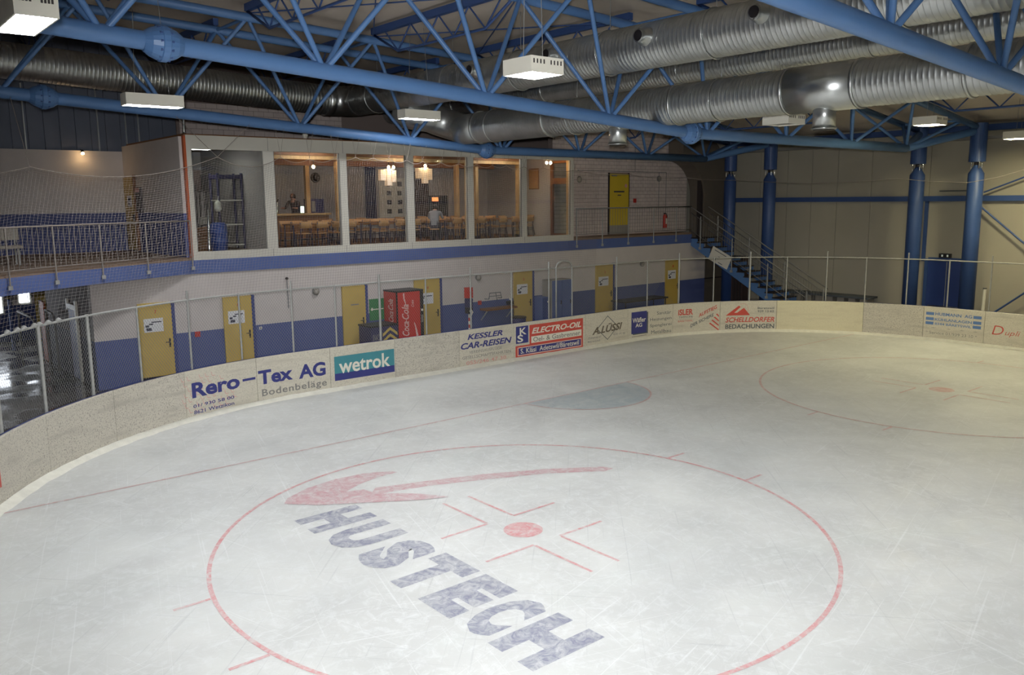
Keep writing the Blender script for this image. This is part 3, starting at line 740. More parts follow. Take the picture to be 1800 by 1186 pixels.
# coach tours
p = P(28.59)
ad('lettering', M_NAVY, p, both(T('KESSLER', 28.89, 30.24, 0.85, 1.02, 0.25, 0.03), T('CAR-REISEN', 28.64, 30.6, 0.58, 0.77, 0.25, 0.03)))
ad('lettering', M_SIGNGREY, p, both(T('VEREINSAUSFLÜGE', 28.94, 30.2, 0.43, 0.53), T('GESELLSCHAFTSFAHRTEN', 28.69, 30.56, 0.28, 0.37)))
ad('lettering', M_PINK, p, T('055/246 47 30', 28.83, 30.37, 0.10, 0.21, 0, 0.01))
# oil and gas burners
p = P(30.68)
ad('ad_field', M_SIGNRED, p, Rr((31.33, 33.69, 0.44, 1.05), (30.75, 33.69, 0.06, 0.44)))
ad('ad_emblem', M_NAVY, p, Rr((30.77, 31.28, 0.51, 1.05)))
ad('ad_field', M_SIGNW, p, Rr((31.40, 33.62, 0.47, 0.68)), 0.007)
ad('ad_field', M_NAVY, p, Rr((30.88, 33.58, 0.15, 0.36)), 0.007)
ad('ad_outline', M_SIGNW, p, Rr((30.83, 33.62, 0.365, 0.385), (30.83, 33.62, 0.12, 0.14), (30.83, 30.85, 0.12, 0.38), (33.60, 33.62, 0.12, 0.38)), 0.007)
ad('lettering', M_SIGNW, p, both(T('K', 30.92, 31.2, 0.78, 1.0, 0, 0.02), T('S', 30.82, 31.06, 0.55, 0.78, 0, 0.02), T('ELECTRO-OIL', 31.42, 33.6, 0.76, 0.95, 0.3, 0.03), T('S. Kläsi  Adetswil/Bäretswil', 30.95, 33.5, 0.18, 0.34, 0, 0.012)), 0.010)
ad('lettering', M_SIGNGREY, p, T('Oel- & Gasbrenner', 31.48, 33.56, 0.50, 0.65, 0, 0.01), 0.010)
# diamond
p = P(33.81)
def diamond(b):
    c = (34.87, 0.60); R = 0.42
    for k in range(4):
        a0 = k*PI/2; a1 = a0+PI/2
        q = [(c[0]+r*1.25*math.cos(a), c[1]+r*math.sin(a)) for r, a in ((R, a0), (R, a1), (R-0.03, a1), (R-0.03, a0))]
        b.add([fr(*x) for x in q], [(0, 1, 2, 3)])
ad('ad_diamond', M_SIGNDARK, p, diamond)
ad('lettering', M_SIGNBROWN, p, T('A.LÜSSI', 34.12, 35.6, 0.42, 0.72, 0.3, 0.03, 1.0, 0.06), 0.008)
ad('lettering', M_SIGNGREY, p, both(T('Zimmerei', 33.92, 34.55, 0.30, 0.37), T('Bäretswil', 33.92, 34.5, 0.18, 0.24), T('939 14 46', 35.15, 35.75, 0.30, 0.37)), 0.008)
# plumbing
p = P(35.9)
ad('ad_field', M_SIGNDARK, p, Rr((36.15, 36.92, 0.20, 0.97)), 0.003); ad('ad_field', M_NAVY, p, Rr((36.07, 36.85, 0.24, 1.01)), 0.006)
ad('lettering', M_SIGNW, p, both(T('Wäfler', 36.12, 36.8, 0.63, 0.80, 0, 0.02), T('AG', 36.28, 36.62, 0.46, 0.60, 0, 0.02)), 0.010)
ad('lettering', M_SIGNDARK, p, both(T('Sanitär', 37.34, 38.0, 0.82, 0.94), T('Heizungen', 37.02, 38.02, 0.58, 0.72), T('Spenglerei', 37.02, 38.02, 0.36, 0.50), T('Metallbau', 37.08, 38.0, 0.14, 0.27)))
ad('lettering', M_SIGNGREY, p, Rr((36.1, 36.85, 0.13, 0.15)))
# stairs and carpets
p = P(38.08)
ad('lettering', M_SIGNRED, p, both(T('iSLER', 38.31, 38.95, 0.72, 0.94, 0, 0.03), T('BÄRETSWIL', 38.31, 38.95, 0.47, 0.55), T('AUFSTIEG', 39.2, 39.92, 0.60, 0.74, 0, 0.02, 1.0, 0.30)))
ad('lettering', M_SIGNDARK, p, both(T('TEPPICHE', 38.33, 38.95, 0.62, 0.68), T('DER SICHERE', 38.86, 39.8, 0.24, 0.36, 0, 0.015, 1.0, 0.38)))
ad('stripes', M_SIGNRED, p, lambda b: [put_poly(b, fr, [(39.62+0.09*k, 0.36+0.11*k), (39.68+0.09*k, 0.38+0.11*k), (40.02, 0.12+0.17*k), (40.02, 0.07+0.17*k)]) for k in range(4)])
# roofer
p = P(40.06)
def roofs(b):
    put_poly(b, fr, [(40.28, 0.62), (40.78, 0.98), (40.86, 0.94), (40.5, 0.62)]); put_poly(b, fr, [(40.42, 0.72), (40.72, 0.72), (40.72, 0.62), (40.42, 0.62)])
    put_poly(b, fr, [(40.58, 0.62), (40.98, 0.90), (41.22, 0.62)], 9)
ad('ad_emblem', M_SIGNRED, p, roofs); 
def circle(b):
    for k in range(14):
        a0 = -0.6+k*0.2; a1 = a0+0.2
        b.add([fr(40.95+r*math.cos(a), 0.86+r*math.sin(a)) for r, a in ((0.2, a0), (0.2, a1), (0.187, a1), (0.187, a0))], [(0, 1, 2, 3)])
ad('ad_outline', M_PINK, p, circle)
ad('lettering', M_SIGNRED, p, T('SCHELLDORFER', 40.28, 42.13, 0.36, 0.55, 0.25, 0.02))
ad('lettering', M_SIGNDARK, p, both(T('BEDACHUNGEN', 40.28, 42.13, 0.12, 0.29, 0, 0.02), T('Bäretswil', 41.5, 42.1, 0.84, 0.92, 0, 0.01), T('939 13 62', 41.5, 42.1, 0.72, 0.80, 0, 0.01)))
# refrigeration
p = P(47.22)
ad('ad_field', M_BOARD, p, Rr((47.25, 49.15, 0.10, 1.05)), 0.002)
ad('ad_bars', M_SIGNBLUE, p, Rr(*[(u0, u1, v, v+0.10) for v in (0.87, 0.69, 0.54) for u0, u1 in ((47.30, 47.56), (48.84, 49.10))]), 0.005)
ad('lettering', M_SIGNBLUE, p, both(T('HUBMANN  AG', 47.6, 48.8, 0.87, 0.98, 0, 0.02), T('KÜHLANLAGEN', 47.6, 48.8, 0.69, 0.80, 0, 0.02), T('8344 BÄRETSWIL', 47.6, 48.8, 0.54, 0.64, 0, 0.015)), 0.005)
ad('lettering', M_SIGNGREY, p, both(T('*     *    *    *', 47.5, 49.0, 0.40, 0.45, 0, 0.03), T('* Service 01/939 23 10 *', 47.32, 49.0, 0.22, 0.32)), 0.005)
p = P(49.2)
ad('lettering', M_SIGNRED, p, both(T('D', 49.45, 49.8, 0.42, 0.72, 0.2, -0.01), T('upli', 49.85, 50.3, 0.38, 0.60, 0.3, -0.01), T('sport', 50.4, 51.2, 0.40, 0.66, 0.3, 0.0)))
ad('red_stripe', M_SIGNRED, P(14.3), Rr((14.62, 14.68, 0.35, 0.8)))

# ================================================================== FENCE ON THE BOARDS
fence = thing('rink_fence', 'chain link fence on pipe posts standing on the rink boards', 'fence', bp(27, HB, -0.07))
RAIL = 2.76
posts = [9.4, 10.8, 12.2, 13.7, 15.1, 16.5, 17.88, 19.24, 20.62, 22.0, 23.42, 24.65, 26.0, 27.52, 29.12, 30.7, 32.26, 33.29, 35.42, 36.96, 38.39, 39.82, 41.2, 42.53, 43.91, 45.22, 46.58, 47.91, 49.25, 50.6, 52.0, 53.4]
tall = (20.62, 23.42, 26.0, 29.12, 32.26, 35.42, 38.39, 41.2, 43.91, 46.58, 49.25)
for s in posts:
    thick = s in (15.1, 16.5, 17.88, 38.39, 41.2, 26.0)
    bar('fence_post', bp(s, 0.35, -0.11), bp(s, RAIL+(0.22 if s in tall else 0.03), -0.11), 0.034 if thick else 0.024, M_POST, fence, 10)
MB().tube([bp(9+i*0.35, RAIL, -0.11) for i in range(129)], 0.022, 8).build('top_rail', M_POST, fence, True)
# chain link: two families of slanted wires
b = MB(); z0, z1, step = HB+0.02, RAIL, 0.07
def wire(pts, r):
    n = len(pts); vs = []; fs = []
    for p_ in pts:
        p_ = Vector(p_); vs += [p_+Vector((0, 0, r)), p_+Vector((r*0.8, -r*0.4, -r*0.5)), p_+Vector((-r*0.8, r*0.4, -r*0.5))]
    for i in range(n-1):
        for k in range(3): fs.append((3*i+k, 3*i+(k+1) % 3, 3*i+3+(k+1) % 3, 3*i+3+k))
    b.add(vs, fs)
H = z1-z0; k = 0
s = 12.0
while s < 37.0:
    wire([bp(s+H*t*0.75, z0+H*t, -0.115) for t in (0, .33, .67, 1)], 0.003)
    wire([bp(s+H*(1-t)*0.75, z0+H*t, -0.105) for t in (0, .33, .67, 1)], 0.003)
    s += step
tag(b.build('wire_mesh', M_WIRE, fence), 'fine diamond wire mesh', kind='stuff')
# arched pipe over the fence gate
pts = [bp(32.58, HB-0.2, -0.11), bp(32.58, RAIL+0.02, -0.11)]+[bp(32.93-0.35*math.cos(a), RAIL+0.02+0.20*math.sin(a), -0.11) for a in [k*PI/10 for k in range(1, 10)]]+[bp(33.28, RAIL+0.02, -0.11)]
MB().tube(pts, 0.026, 8).build('arched_pipe', M_POST, fence, True)
# knots of tape along the top rail at the left
for s in (15.6, 15.9, 16.1, 16.4, 16.55, 16.8, 17.1): MB().tube([bp(s-0.09, RAIL+0.01, -0.11), bp(s, RAIL+0.03, -0.11), bp(s+0.09, RAIL+0.01, -0.11)], [0.02, 0.05, 0.02], 8).build('rail_tape', M_POST, fence, True)

# ================================================================== SAFETY NET
# hangs from the second truss by cords and slants down to the top rail of the fence
net = thing('safety_net', 'fine hanging safety net with a looped rope along its top edge', 'net', (6, 13.4, 5.5))
corr = [(12.3, -6.2), (15.1, -3.95), (17.88, -2.0), (20.62, 0.5), (23.42, 3.2), (26.0, 6.1), (29.12, 9.6), (32.26, 13.0), (35.4, 16.5), (38.4, 20.3)]
def s_of(x):
    for (s0, a0), (s1, a1) in zip(corr[:-1], corr[1:]):
        if x <= a1: return s0+(s1-s0)*(x-a0)/(a1-a0)
    return corr[-1][0]
knots = [(-6.2, 6.1, 0.30), (-3.64, 5.82, 0.27), (0.83, 6.15, 0.26), (2.62, 6.19, 0.13), (3.5, 6.16, 0.11), (4.3, 6.2, 0.08), (5.0, 6.24, 0.08), (5.6, 6.24, 0.08), (6.15, 6.22, 0.1), (6.8, 6.2, 0.1), (7.39, 6.17, 0.1), (8.1, 6.15, 0.1), (8.8, 6.13, 0.1), (9.54, 6.12, 0.1), (10.2, 6.1, 0.08), (10.8, 6.1, 0.1), (11.6, 6.08, 0.1), (12.5, 6.05, 0.08), (14.04, 5.99, 0.08), (17.0, 5.88, 0.08), (20.3, 5.78, 0.06)]
def rope_pt(x):
    for (x0, z0, sg), (x1, z1, _) in zip(knots[:-1], knots[1:]):
        if x <= x1:
            t_ = (x-x0)/(x1-x0); return Vector((x, 13.4, z0+(z1-z0)*t_-sg*4*t_*(1-t_)*(1.35 if x0 == -3.64 else 1)))
    return Vector((x, 13.4, knots[-1][1]))
NX0, NX1 = -6.2, 20.3
MB().tube([rope_pt(NX0+i*0.07) for i in range(int((NX1-NX0)/0.07)+1)], 0.009, 5).build('net_rope', M_ROPE, net, True)
rr_ = [(23.0, 12.9, 5.68), (22.6, 11.2, 5.58), (22.3, 9.0, 5.46), (22.1, 7.0, 5.47), (22.0, 5.2, 5.55), (22.0, 4.2, 5.43), (22.0, 2.9, 5.36), (22.0, 2.0, 5.5), (22.0, 0.5, 5.95)]
MB().tube([(20.3, 13.4, 5.78), (21.5, 13.3, 5.7)]+rr_, 0.008, 5).build('net_rope', M_ROPE, net, True)
b = MB(); r = 0.0024; PT = 0.08
def net_pt(x, t_):
    lo = Vector(bp(s_of(x), RAIL, -0.11)); return lo.lerp(rope_pt(x), t_)
x = NX0
while x < 15.4:
    wire([net_pt(x, 0), net_pt(x, 1)], r); x += PT
for k in range(1, 52):
    wire([net_pt(NX0+i*0.24, k/52) for i in range(int((15.4-NX0)/0.24)+1)], r)
tag(b.build('net_mesh', M_NET, net), 'fine square net mesh', kind='stuff')
for x, z, sg in knots[3:19]:
    p0 = rope_pt(x)
    for dx in (-0.12, 0.12): bar('tie_cord', p0, (x+dx, 13.35, bot_z(x)-0.1), 0.004, M_ROPE, net, 5)
bar('tie_cord', rope_pt(-3.64), (-3.9, 13.35, bot_z(-3.9)-0.1), 0.006, M_ROPE, net, 5)
bar('tie_cord', rope_pt(0.83), (1.75, 13.35, bot_z(1.75)-0.1), 0.006, M_ROPE, net, 5); bar('tie_cord', rope_pt(0.83), (-0.2, 13.35, bot_z(-0.2)-0.1), 0.006, M_ROPE, net, 5)

# ================================================================== LOWER DOORS
def frw(u, v): return (u, YW-0.062, v)
def lower_door(n, x0, x1, ztop, sign=True, handle=True, label=None, jamb=True, w2=None):
    d = thing('door_%d' % n, label, None, ((x0+x1)/2, YW, 0), kind='structure')
    zb = 0.16
    bx('door_leaf', x0, x1, YW-0.055, YW-0.003, zb, ztop, M_YELLOW, d)
    bx('threshold', x0-0.02, x1+0.04, YW-0.06, YW-0.003, -0.02, zb, M_BLACK, d)
    if jamb: bx('door_jamb', x1, x1+0.09, YW-0.07, YW-0.003, zb, ztop+0.01, M_DARKBLUE, d)
    bx('door_jamb', x0-0.03, x0, YW-0.06, YW-0.003, zb, ztop, M_YELLOW, d)
    if handle:
        h = bx('handle_plate', x1-0.12, x1-0.075, YW-0.065, YW-0.055, 0.95, 1.2, M_BLACK, d)
        bar('lever', (x1-0.1, YW-0.1, 1.1), (x1-0.22, YW-0.1, 1.1), 0.012, M_BLACK, h, 8)
        bar('lever_neck', (x1-0.1, YW-0.06, 1.1), (x1-0.1, YW-0.105, 1.1), 0.012, M_BLACK, h, 8)
    if sign:
        w = (x1-x0); a = x0+0.12*w; c = x0+0.72*w
        sg = bx('paper_sign', a, c, YW-0.062, YW-0.056, 1.42, 1.80, M_PAPER, d)
        bm = MB(); F = lambda u, v: (u, YW-0.066, v)
        rect(bm, F, a+0.06, a+0.20, 1.46, 1.54); rect(bm, F, a+0.04, a+0.13, 1.56, 1.62); rect(bm, F, a+0.2, c-0.05, 1.68, 1.71); rect(bm, F, a+0.14, a+0.24, 1.62, 1.66)
        bm.build('print', M_INK, sg)
        put_text(MB(), str(8-n), F, (x0+x1)/2-0.03, (x0+x1)/2+0.03, 1.93, 2.03, 0, 0.01).build('number', M_REDP, d)
    return d
lower_door(1, -1.04, -0.17, 2.23, label='yellow door nearest the corridor, with a white notice')
lower_door(2, 1.34, 2.17, 2.22, label='second yellow door from the corridor, with a white notice')
lower_door(3, 5.23, 6.04, 2.25, sign=False, label='yellow door without a large notice, left of the red drinks machine')
lower_door(4, 7.99, 9.01, 2.28, label='yellow door half hidden behind the red drinks machine')
lower_door(5, 12.43, 13.31, 2.30, label='yellow door left of the steel lockers')
lower_door(6, 16.79, 17.76, 2.32, label='yellow door left of the dark table')
lower_door(7, 21.16, 22.05, 2.25, label='last yellow door at the right end of the wall', jamb=False)
d3 = D.objects['door_3']
bx('name_plate', 5.5, 5.78, YW-0.062, YW-0.056, 1.62, 1.66, M_SIGNGREY, d3)
# small fixtures on the lower wall
def wall_lamp(x, z, y, label, r=0.12):
    t = thing('bulkhead_lamp', label, 'lamp', (x, y, z))
    MB().tube([(x, y, z), (x, y-0.05, z)], r, 20).build('base_ring', M_SIGNGREY, t, True)
    prof = [(0.05, r*0.85), (0.09, r*0.75), (0.12, r*0.45), (0.13, 0.01)]
    MB().tube([(x, y-a, z) for a, rr in prof], [rr for a, rr in prof], 18).build('glass_dome', M_CONC, t, True)
wall_lamp(4.3, 2.17, YW, 'round grey bulkhead lamp left of the plain yellow door')
wall_lamp(10.73, 2.19, YW, 'round grey bulkhead lamp above the wall shelf')
wall_lamp(19.59, 2.19, YW, 'round grey bulkhead lamp above the dark table')
def button(x, z, y, label, r=0.075):
    t = thing('alarm_button', label, 'button', (x, y, z))
    bx('back_plate', x-r, x+r, y-0.03, y, z-r, z+r, M_REDP, t)
    MB().tube([(x, y-0.03, z), (x, y-0.05, z)], r*0.6, 14).build('push_disc', M_REDP, t, True)
button(0.53, 1.22, YW, 'red alarm button between the first two yellow doors')
button(10.79, 1.26, YW, 'red alarm button above the left end of the wall shelf')
t = thing('wall_socket', 'small white wall socket right of the second yellow door', 'socket', (2.43, YW, 1.2))
bx('plate', 2.39, 2.47, YW-0.02, YW, 1.16, 1.24, M_WHITE, t); MB().tube([(2.43, YW-0.02, 1.2), (2.43, YW-0.026, 1.2)], 0.025, 12).build('socket_hole', M_SIGNDARK, t)
t = thing('pull_cord', 'thin dark cord hanging on the wall right of the second door', 'cord', (3.35, YW, 2.4))
bar('cord', (3.35, YW-0.03, 2.62), (3.36, YW-0.03, 1.72), 0.012, M_SIGNDARK, t, 6); MB().tube([(3.35, YW, 2.64), (3.35, YW-0.06, 2.64)], 0.04, 10).build('cord_hook', M_DARKSTEEL, t)
# steel shelf, rack, bin
t = thing('wall_shelf', 'brown bench shelf on brackets below the small rack', 'shelf', (11.5, YW-0.25, 1.0))
bx('shelf_board', 10.8, 12.25, YW-0.42, YW-0.003, 0.98, 1.05, M_WOODD, t)
for x in (10.85, 12.05): bar('bracket', (x, YW-0.38, 0.98), (x, YW-0.01, 0.62), 0.02, M_POST, t, 6)
t = thing('wire_rack', 'small bent wire rack on the white wall above the shelf', 'rack', (11.3, YW, 1.5))
MB().tube([(11.02, YW-0.01, 1.38), (11.06, YW-0.22, 1.38), (11.1, YW-0.22, 1.6), (11.6, YW-0.22, 1.6), (11.66, YW-0.22, 1.38), (11.66, YW-0.01, 1.38)], 0.014, 6).build('wire_frame', M_SIGNDARK, t)
bar('wire_rung', (11.08, YW-0.22, 1.48), (11.63, YW-0.22, 1.48), 0.01, M_SIGNDARK, t, 6); bar('wire_rung', (11.38, YW-0.22, 1.6), (11.45, YW-0.22, 1.3), 0.012, M_SIGNDARK, t, 6)
t = thing('waste_bin', 'dark purple waste bin under the wall shelf', 'bin', (12.05, 14.3, -0.03))
MB().tube([(12.05, 14.3, -0.03), (12.05, 14.3, 0.66)], [0.24, 0.29], 18).build('bin_body', M_DKBLUE, t, True); MB().tube([(12.05, 14.3, 0.66), (12.05, 14.3, 0.70)], 0.305, 18).build('rim', M_DARKSTEEL, t, True)
t = thing('hand_dryer', 'small dark box with a white knob at the right end of the shelf', 'dryer', (12.15, YW, 1.2))
bx('body', 12.05, 12.3, YW-0.15, YW-0.003, 1.08, 1.22, M_BLACK, t); MB().tube([(12.18, YW-0.06, 1.3), (12.18, YW-0.12, 1.3)], 0.05, 12).build('knob', M_WHITE, t, True)
# red and navy box on a banded pole behind the fence
t = thing('signal_post', 'red and navy box on a thin red and white pole behind the fence', 'signal post', (9.55, 14.0, -0.03))
bx('red_box', 9.44, 9.67, 13.9, 14.1, 1.62, 1.98, M_REDP, t); bx('navy_box', 9.45, 9.66, 13.9, 14.1, 1.3, 1.6, M_DKBLUE, t); bx('black_box', 9.46, 9.65, 13.9, 14.1, 1.08, 1.29, M_BLACK, t)
for k in range(9): bar('pole_band', (9.56, 14.0, -0.03+k*0.12), (9.56, 14.0, -0.03+(k+1)*0.12), 0.03, M_SIGNRED if k % 2 else M_WHITE, t, 8)
MB().tube([(9.5, 13.88, 1.16), (9.56, 13.86, 1.2), (9.62, 13.88, 1.13), (9.56, 13.88, 1.02)], 0.03, 8).build('white_cable', M_WHITE, t, True)
# lockers
t = thing('steel_locker', 'blue steel locker with a grey side standing against the wall', 'locker', (14.2, 14.7, -0.03))
bx('body', 13.85, 14.9, 14.45, 14.98, -0.03, 1.9, M_CONC, t)
for x0, x1 in ((13.88, 14.37), (14.39, 14.88)):
    dd = bx('locker_door', x0, x1, 14.42, 14.45, 0.05, 1.88, M_SLAB, t); bx('handle', x1-0.07, x1-0.04, 14.4, 14.42, 0.95, 1.1, M_BLACK, dd)
t = thing('side_cabinet', 'low blue cabinet left of the steel locker', 'cabinet', (13.55, 14.75, -0.03))
bx('body', 13.42, 13.75, 14.5, 14.98, -0.03, 1.28, M_SLAB, t); bx('door', 13.44, 13.73, 14.48, 14.5, 0.05, 1.25, M_BLUEDOOR, t); MB().tube([(13.68, 14.48, 1.1), (13.68, 14.45, 1.1)], 0.03, 10).build('knob', M_WHITE, t)
# dark table
t = thing('folding_table', 'dark table against the wall between the last two doors', 'table', (18.9, 14.45, -0.03))
bx('table_top', 17.55, 20.25, 14.05, 14.85, 0.74, 0.80, M_DARKSTEEL, t)
for x in (17.65, 20.15):
    for y in (14.12, 14.78): bar('leg', (x, y, -0.03), (x, y, 0.74), 0.02, M_DARKSTEEL, t, 8)
# vending machine
def script(mb, F, u0, u1, v0, v1):
    """flowing two-word script with a ribbon, standing on its side"""
    put_text(mb, 'Coca', F, u0, u0+(u1-u0)*0.46, v0, v1, 0.35, 0.01); put_text(mb, '-Cola', F, u0+(u1-u0)*0.46, u1, v0+(v1-v0)*0.05, v1*1.0, 0.35, 0.01)
t = thing('drinks_machine', 'tall red drinks vending machine with white upright script lettering', 'vending machine', (7.25, 14.45, -0.03))
VX0, VX1, VY0, VY1 = 6.72, 7.75, 14.12, 14.92
bx('cabinet', VX0, VX1-0.13, VY0, VY1, -0.03, 2.0, M_COKE, t)
bx('top_cover', VX0-0.01, VX1+0.01, VY0-0.01, VY1, 2.0, 2.05, M_BLACK, t)
cp = bx('coin_column', VX1-0.13, VX1, VY0-0.01, VY1, -0.03, 2.0, M_BLACK, t)
bx('coin_slot', VX1-0.1, VX1-0.03, VY0-0.02, VY0-0.01, 1.33, 1.40, M_WHITE, cp); bx('selector', VX1-0.1, VX1-0.03, VY0-0.02, VY0-0.01, 0.95, 1.2, M_SIGNGREY, cp)
bx('corner_trim', VX0-0.012, VX0+0.03, VY0-0.012, VY0+0.03, -0.03, 2.0, M_BLACK, t)
ff = lambda u, v: (VX0+0.18+(1-v)*0.46, VY0-0.008, 0.55+u*1.05)
mb = MB(); put_text(mb, 'Coca', ff, 0.0, 0.46, 0.42, 1.0, 0.35, 0.015); put_text(mb, 'Cola', ff, 0.52, 1.0, 0.42, 1.0, 0.35, 0.015); rect(mb, ff, 0.46, 0.51, 0.62, 0.68)
mb.build('script_lettering', M_COKEW, t)
put_text(MB(), 'Coke', ff, 0.9, 1.12, -0.02, 0.2, 0.3, 0.01).build('script_lettering', M_COKEW, t)
rb = MB(); pts = [(VX0+0.28, 1.98), (VX0+0.30, 1.75), (VX0+0.36, 1.6)]
wv = [(0.64, 0.98, 0.02), (0.68, 0.8, 0.05), (0.715, 0.55, 0.08), (0.73, 0.3, 0.09), (0.72, 0.05, 0.07)]
for (a, z_, w), (a2, z2, w2) in zip(wv[:-1], wv[1:]): rb.quad((VX0+a, VY0-0.008, z_), (VX0+a+w, VY0-0.008, z_), (VX0+a2+w2, VY0-0.008, z2), (VX0+a2, VY0-0.008, z2))
wv = [(0.24, 1.97, 0.05), (0.25, 1.8, 0.05), (0.30, 1.65, 0.04), (0.34, 1.58, 0.02)]
for (a, z_, w), (a2, z2, w2) in zip(wv[:-1], wv[1:]): rb.quad((VX0+a, VY0-0.008, z_), (VX0+a+w, VY0-0.008, z_), (VX0+a2+w2, VY0-0.008, z2), (VX0+a2, VY0-0.008, z2))
rb.build('white_ribbon', M_COKEW, t)
fs_ = lambda u, v: (VX0-0.008, VY0+0.12+v*0.5, 1.02+u*0.75)
mb = MB(); put_text(mb, 'Coca', fs_, 0.0, 0.46, 0.2, 0.8, 0.35, 0.015); put_text(mb, 'Cola', fs_, 0.52, 1.0, 0.2, 0.8, 0.35, 0.015); mb.build('script_lettering', M_COKEW, t)
bx('side_band', VX0-0.012, VX0-0.002, VY0+0.05, VY1, 0.92, 0.97, M_SIGNRED, t)
# low navy cabinet with chevrons
t = thing('snack_cabinet', 'low navy cabinet with yellow chevrons left of the red machine', 'cabinet', (6.05, 14.3, -0.03))
bx('body', 5.62, 6.62, 13.95, 14.7, -0.03, 0.98, M_DKBLUE, t); bx('lid', 5.6, 6.64, 13.93, 14.72, 0.98, 1.03, M_BLACK, t)
F = lambda u, v: (u, 13.944, v); cv = MB()
for k in range(4):
    x = 5.75+0.0*k; z_ = 0.02+0.21*k
    put_poly(cv, F, [(6.05, z_), (6.33, z_+0.2), (6.33, z_+0.3), (6.05, z_+0.1)]); put_poly(cv, F, [(6.33, z_+0.2), (6.6, z_), (6.6, z_+0.1), (6.33, z_+0.3)])
cv.build('chevrons', M_GOLD, t); put_text(MB(), 'SNACK', F, 5.68, 5.98, 0.55, 0.75, 0, 0.01).build('lettering', M_SIGNGREY, t)
t = thing('wall_poster', 'green poster with a white line on the wall left of the red machine', 'poster', (6.45, YW-0.02, 1.05))
bx('board', 6.2, 6.75, YW-0.03, YW-0.004, 1.05, 1.76, M_GREEN, t); bx('white_line', 6.24, 6.72, YW-0.034, YW-0.03, 1.40, 1.43, M_SIGNW, t); bx('white_spot', 6.26, 6.32, YW-0.034, YW-0.03, 1.38, 1.47, M_SIGNW, t)

# ================================================================== GLAZED RESTAURANT FRONT
wn = thing('window_1', 'pale frame of the six-bay glazed restaurant front', None, (8, YW, 3.34), kind='structure')
FY0, FY1 = YW-0.02, YW+0.14
bx('head_beam', 0.57, 15.53, FY0, FY1, 6.44, 6.82, M_FRAME, wn); bx('sill_beam', 0.57, 15.53, FY0, FY1, 3.34, 3.57, M_FRAME, wn)
mull = [(0.57, 0.70), (2.80, 3.13), (5.32, 5.56), (7.80, 8.08), (10.36, 10.60), (12.87, 13.10), (15.38, 15.53)]
for a, c in mull: bx('mullion', a, c, FY0, FY1, 3.57, 6.44, M_FRAME, wn)
for (a0, a1), (c0, c1) in zip(mull[:-1], mull[1:]):
    bx('pane', a1, c0, YW+0.05, YW+0.06, 3.57, 6.44, M_GLASS, wn)
    bx('glazing_bead', a1, a1+0.03, YW+0.01, YW+0.05, 3.57, 6.44, M_SIGNGREY, wn); bx('glazing_bead', c0-0.03, c0, YW+0.01, YW+0.05, 3.57, 6.44, M_SIGNGREY, wn)
bx('corner_timber', 0.50, 0.565, YW-0.03, YW+0.10, 3.40, 6.80, M_ORANGE, wn)
for x in (2.97, 5.45, 7.95, 10.48, 12.98): bx('joint_line', x-0.006, x+0.006, FY0-0.004, FY0, 3.34, 3.57, M_SIGNGREY, wn); bx('joint_line', x-0.006, x+0.006, FY0-0.004, FY0, 6.44, 6.82, M_SIGNGREY, wn)
struct(MB().box(0.57, 15.53, YW+0.14, 20.5, 6.66, 6.86).build('ceiling_box', M_WOODD), 'flat roof of the glazed restaurant')
struct(MB().box(0.57, 15.4, YW+0.14, 20.5, 3.42, 3.50).build('floor_restaurant', M_WOODD), 'brown restaurant floor')
struct(MB().box(0.57, 15.4, 20.3, 20.5, 3.5, 6.66).build('wall_restaurant', M_INTWALL), 'pale rear wall of the restaurant')
struct(MB().box(2.90, 3.02, YW+0.16, 20.3, 3.5, 6.66).build('wall_partition', M_INTWALL), 'partition between the store room and the restaurant')
struct(MB().box(15.4, 15.5, 16.22, 20.3, 3.5, 6.66).build('wall_restaurant_end', M_INTWALL), 'pale end wall of the restaurant')
dr = thing('door_8', 'wooden framed glass door at the right end of the glazed front', None, (15.45, 15.6, 3.5), kind='structure')
for y0_, y1_, m_ in ((15.15, 15.27, M_WOOD), (16.08, 16.2, M_WOODD)): bx('frame_post', 15.4, 15.5, y0_, y1_, 3.5, 6.45, m_, dr)
bx('frame_rail', 15.4, 15.5, 15.27, 16.08, 5.55, 5.78, M_WOODD, dr); bx('frame_head', 15.4, 15.5, 15.27, 16.08, 6.36, 6.45, M_WOODD, dr); bx('frame_sill', 15.4, 15.5, 15.27, 16.08, 3.5, 3.6, M_WOODD, dr)
bx('glass', 15.44, 15.45, 15.27, 16.08, 3.6, 5.55, M_GLASS, dr); bx('glass', 15.44, 15.45, 15.27, 16.08, 5.78, 6.36, M_GLASS, dr)
# roof bits on the box
t = thing('roof_vent', 'small white vent cowl on the flat roof of the glazed box', 'vent', (4.4, 15.4, 6.86))
MB().tube([(4.4, 15.4, 6.86), (4.4, 15.4, 7.0), (4.4, 15.4, 7.08)], [0.06, 0.09, 0.05], 12).build('cowl', M_WHITE, t, True); MB().tube([(4.4, 15.4, 6.86), (4.4, 15.4, 6.88)], 0.11, 12).build('collar', M_SIGNGREY, t)
t = thing('steel_pipe', 'shiny vertical pipe above the left corner of the glazed box', 'pipe', (0.66, 15.3, 6.86))
bar('pipe', (0.66, 15.3, 6.86), (0.66, 15.3, 7.6), 0.035, M_CHROME, t, 10); bar('collar', (0.66, 15.3, 6.86), (0.66, 15.3, 6.92), 0.055, M_CHROME, t, 10)

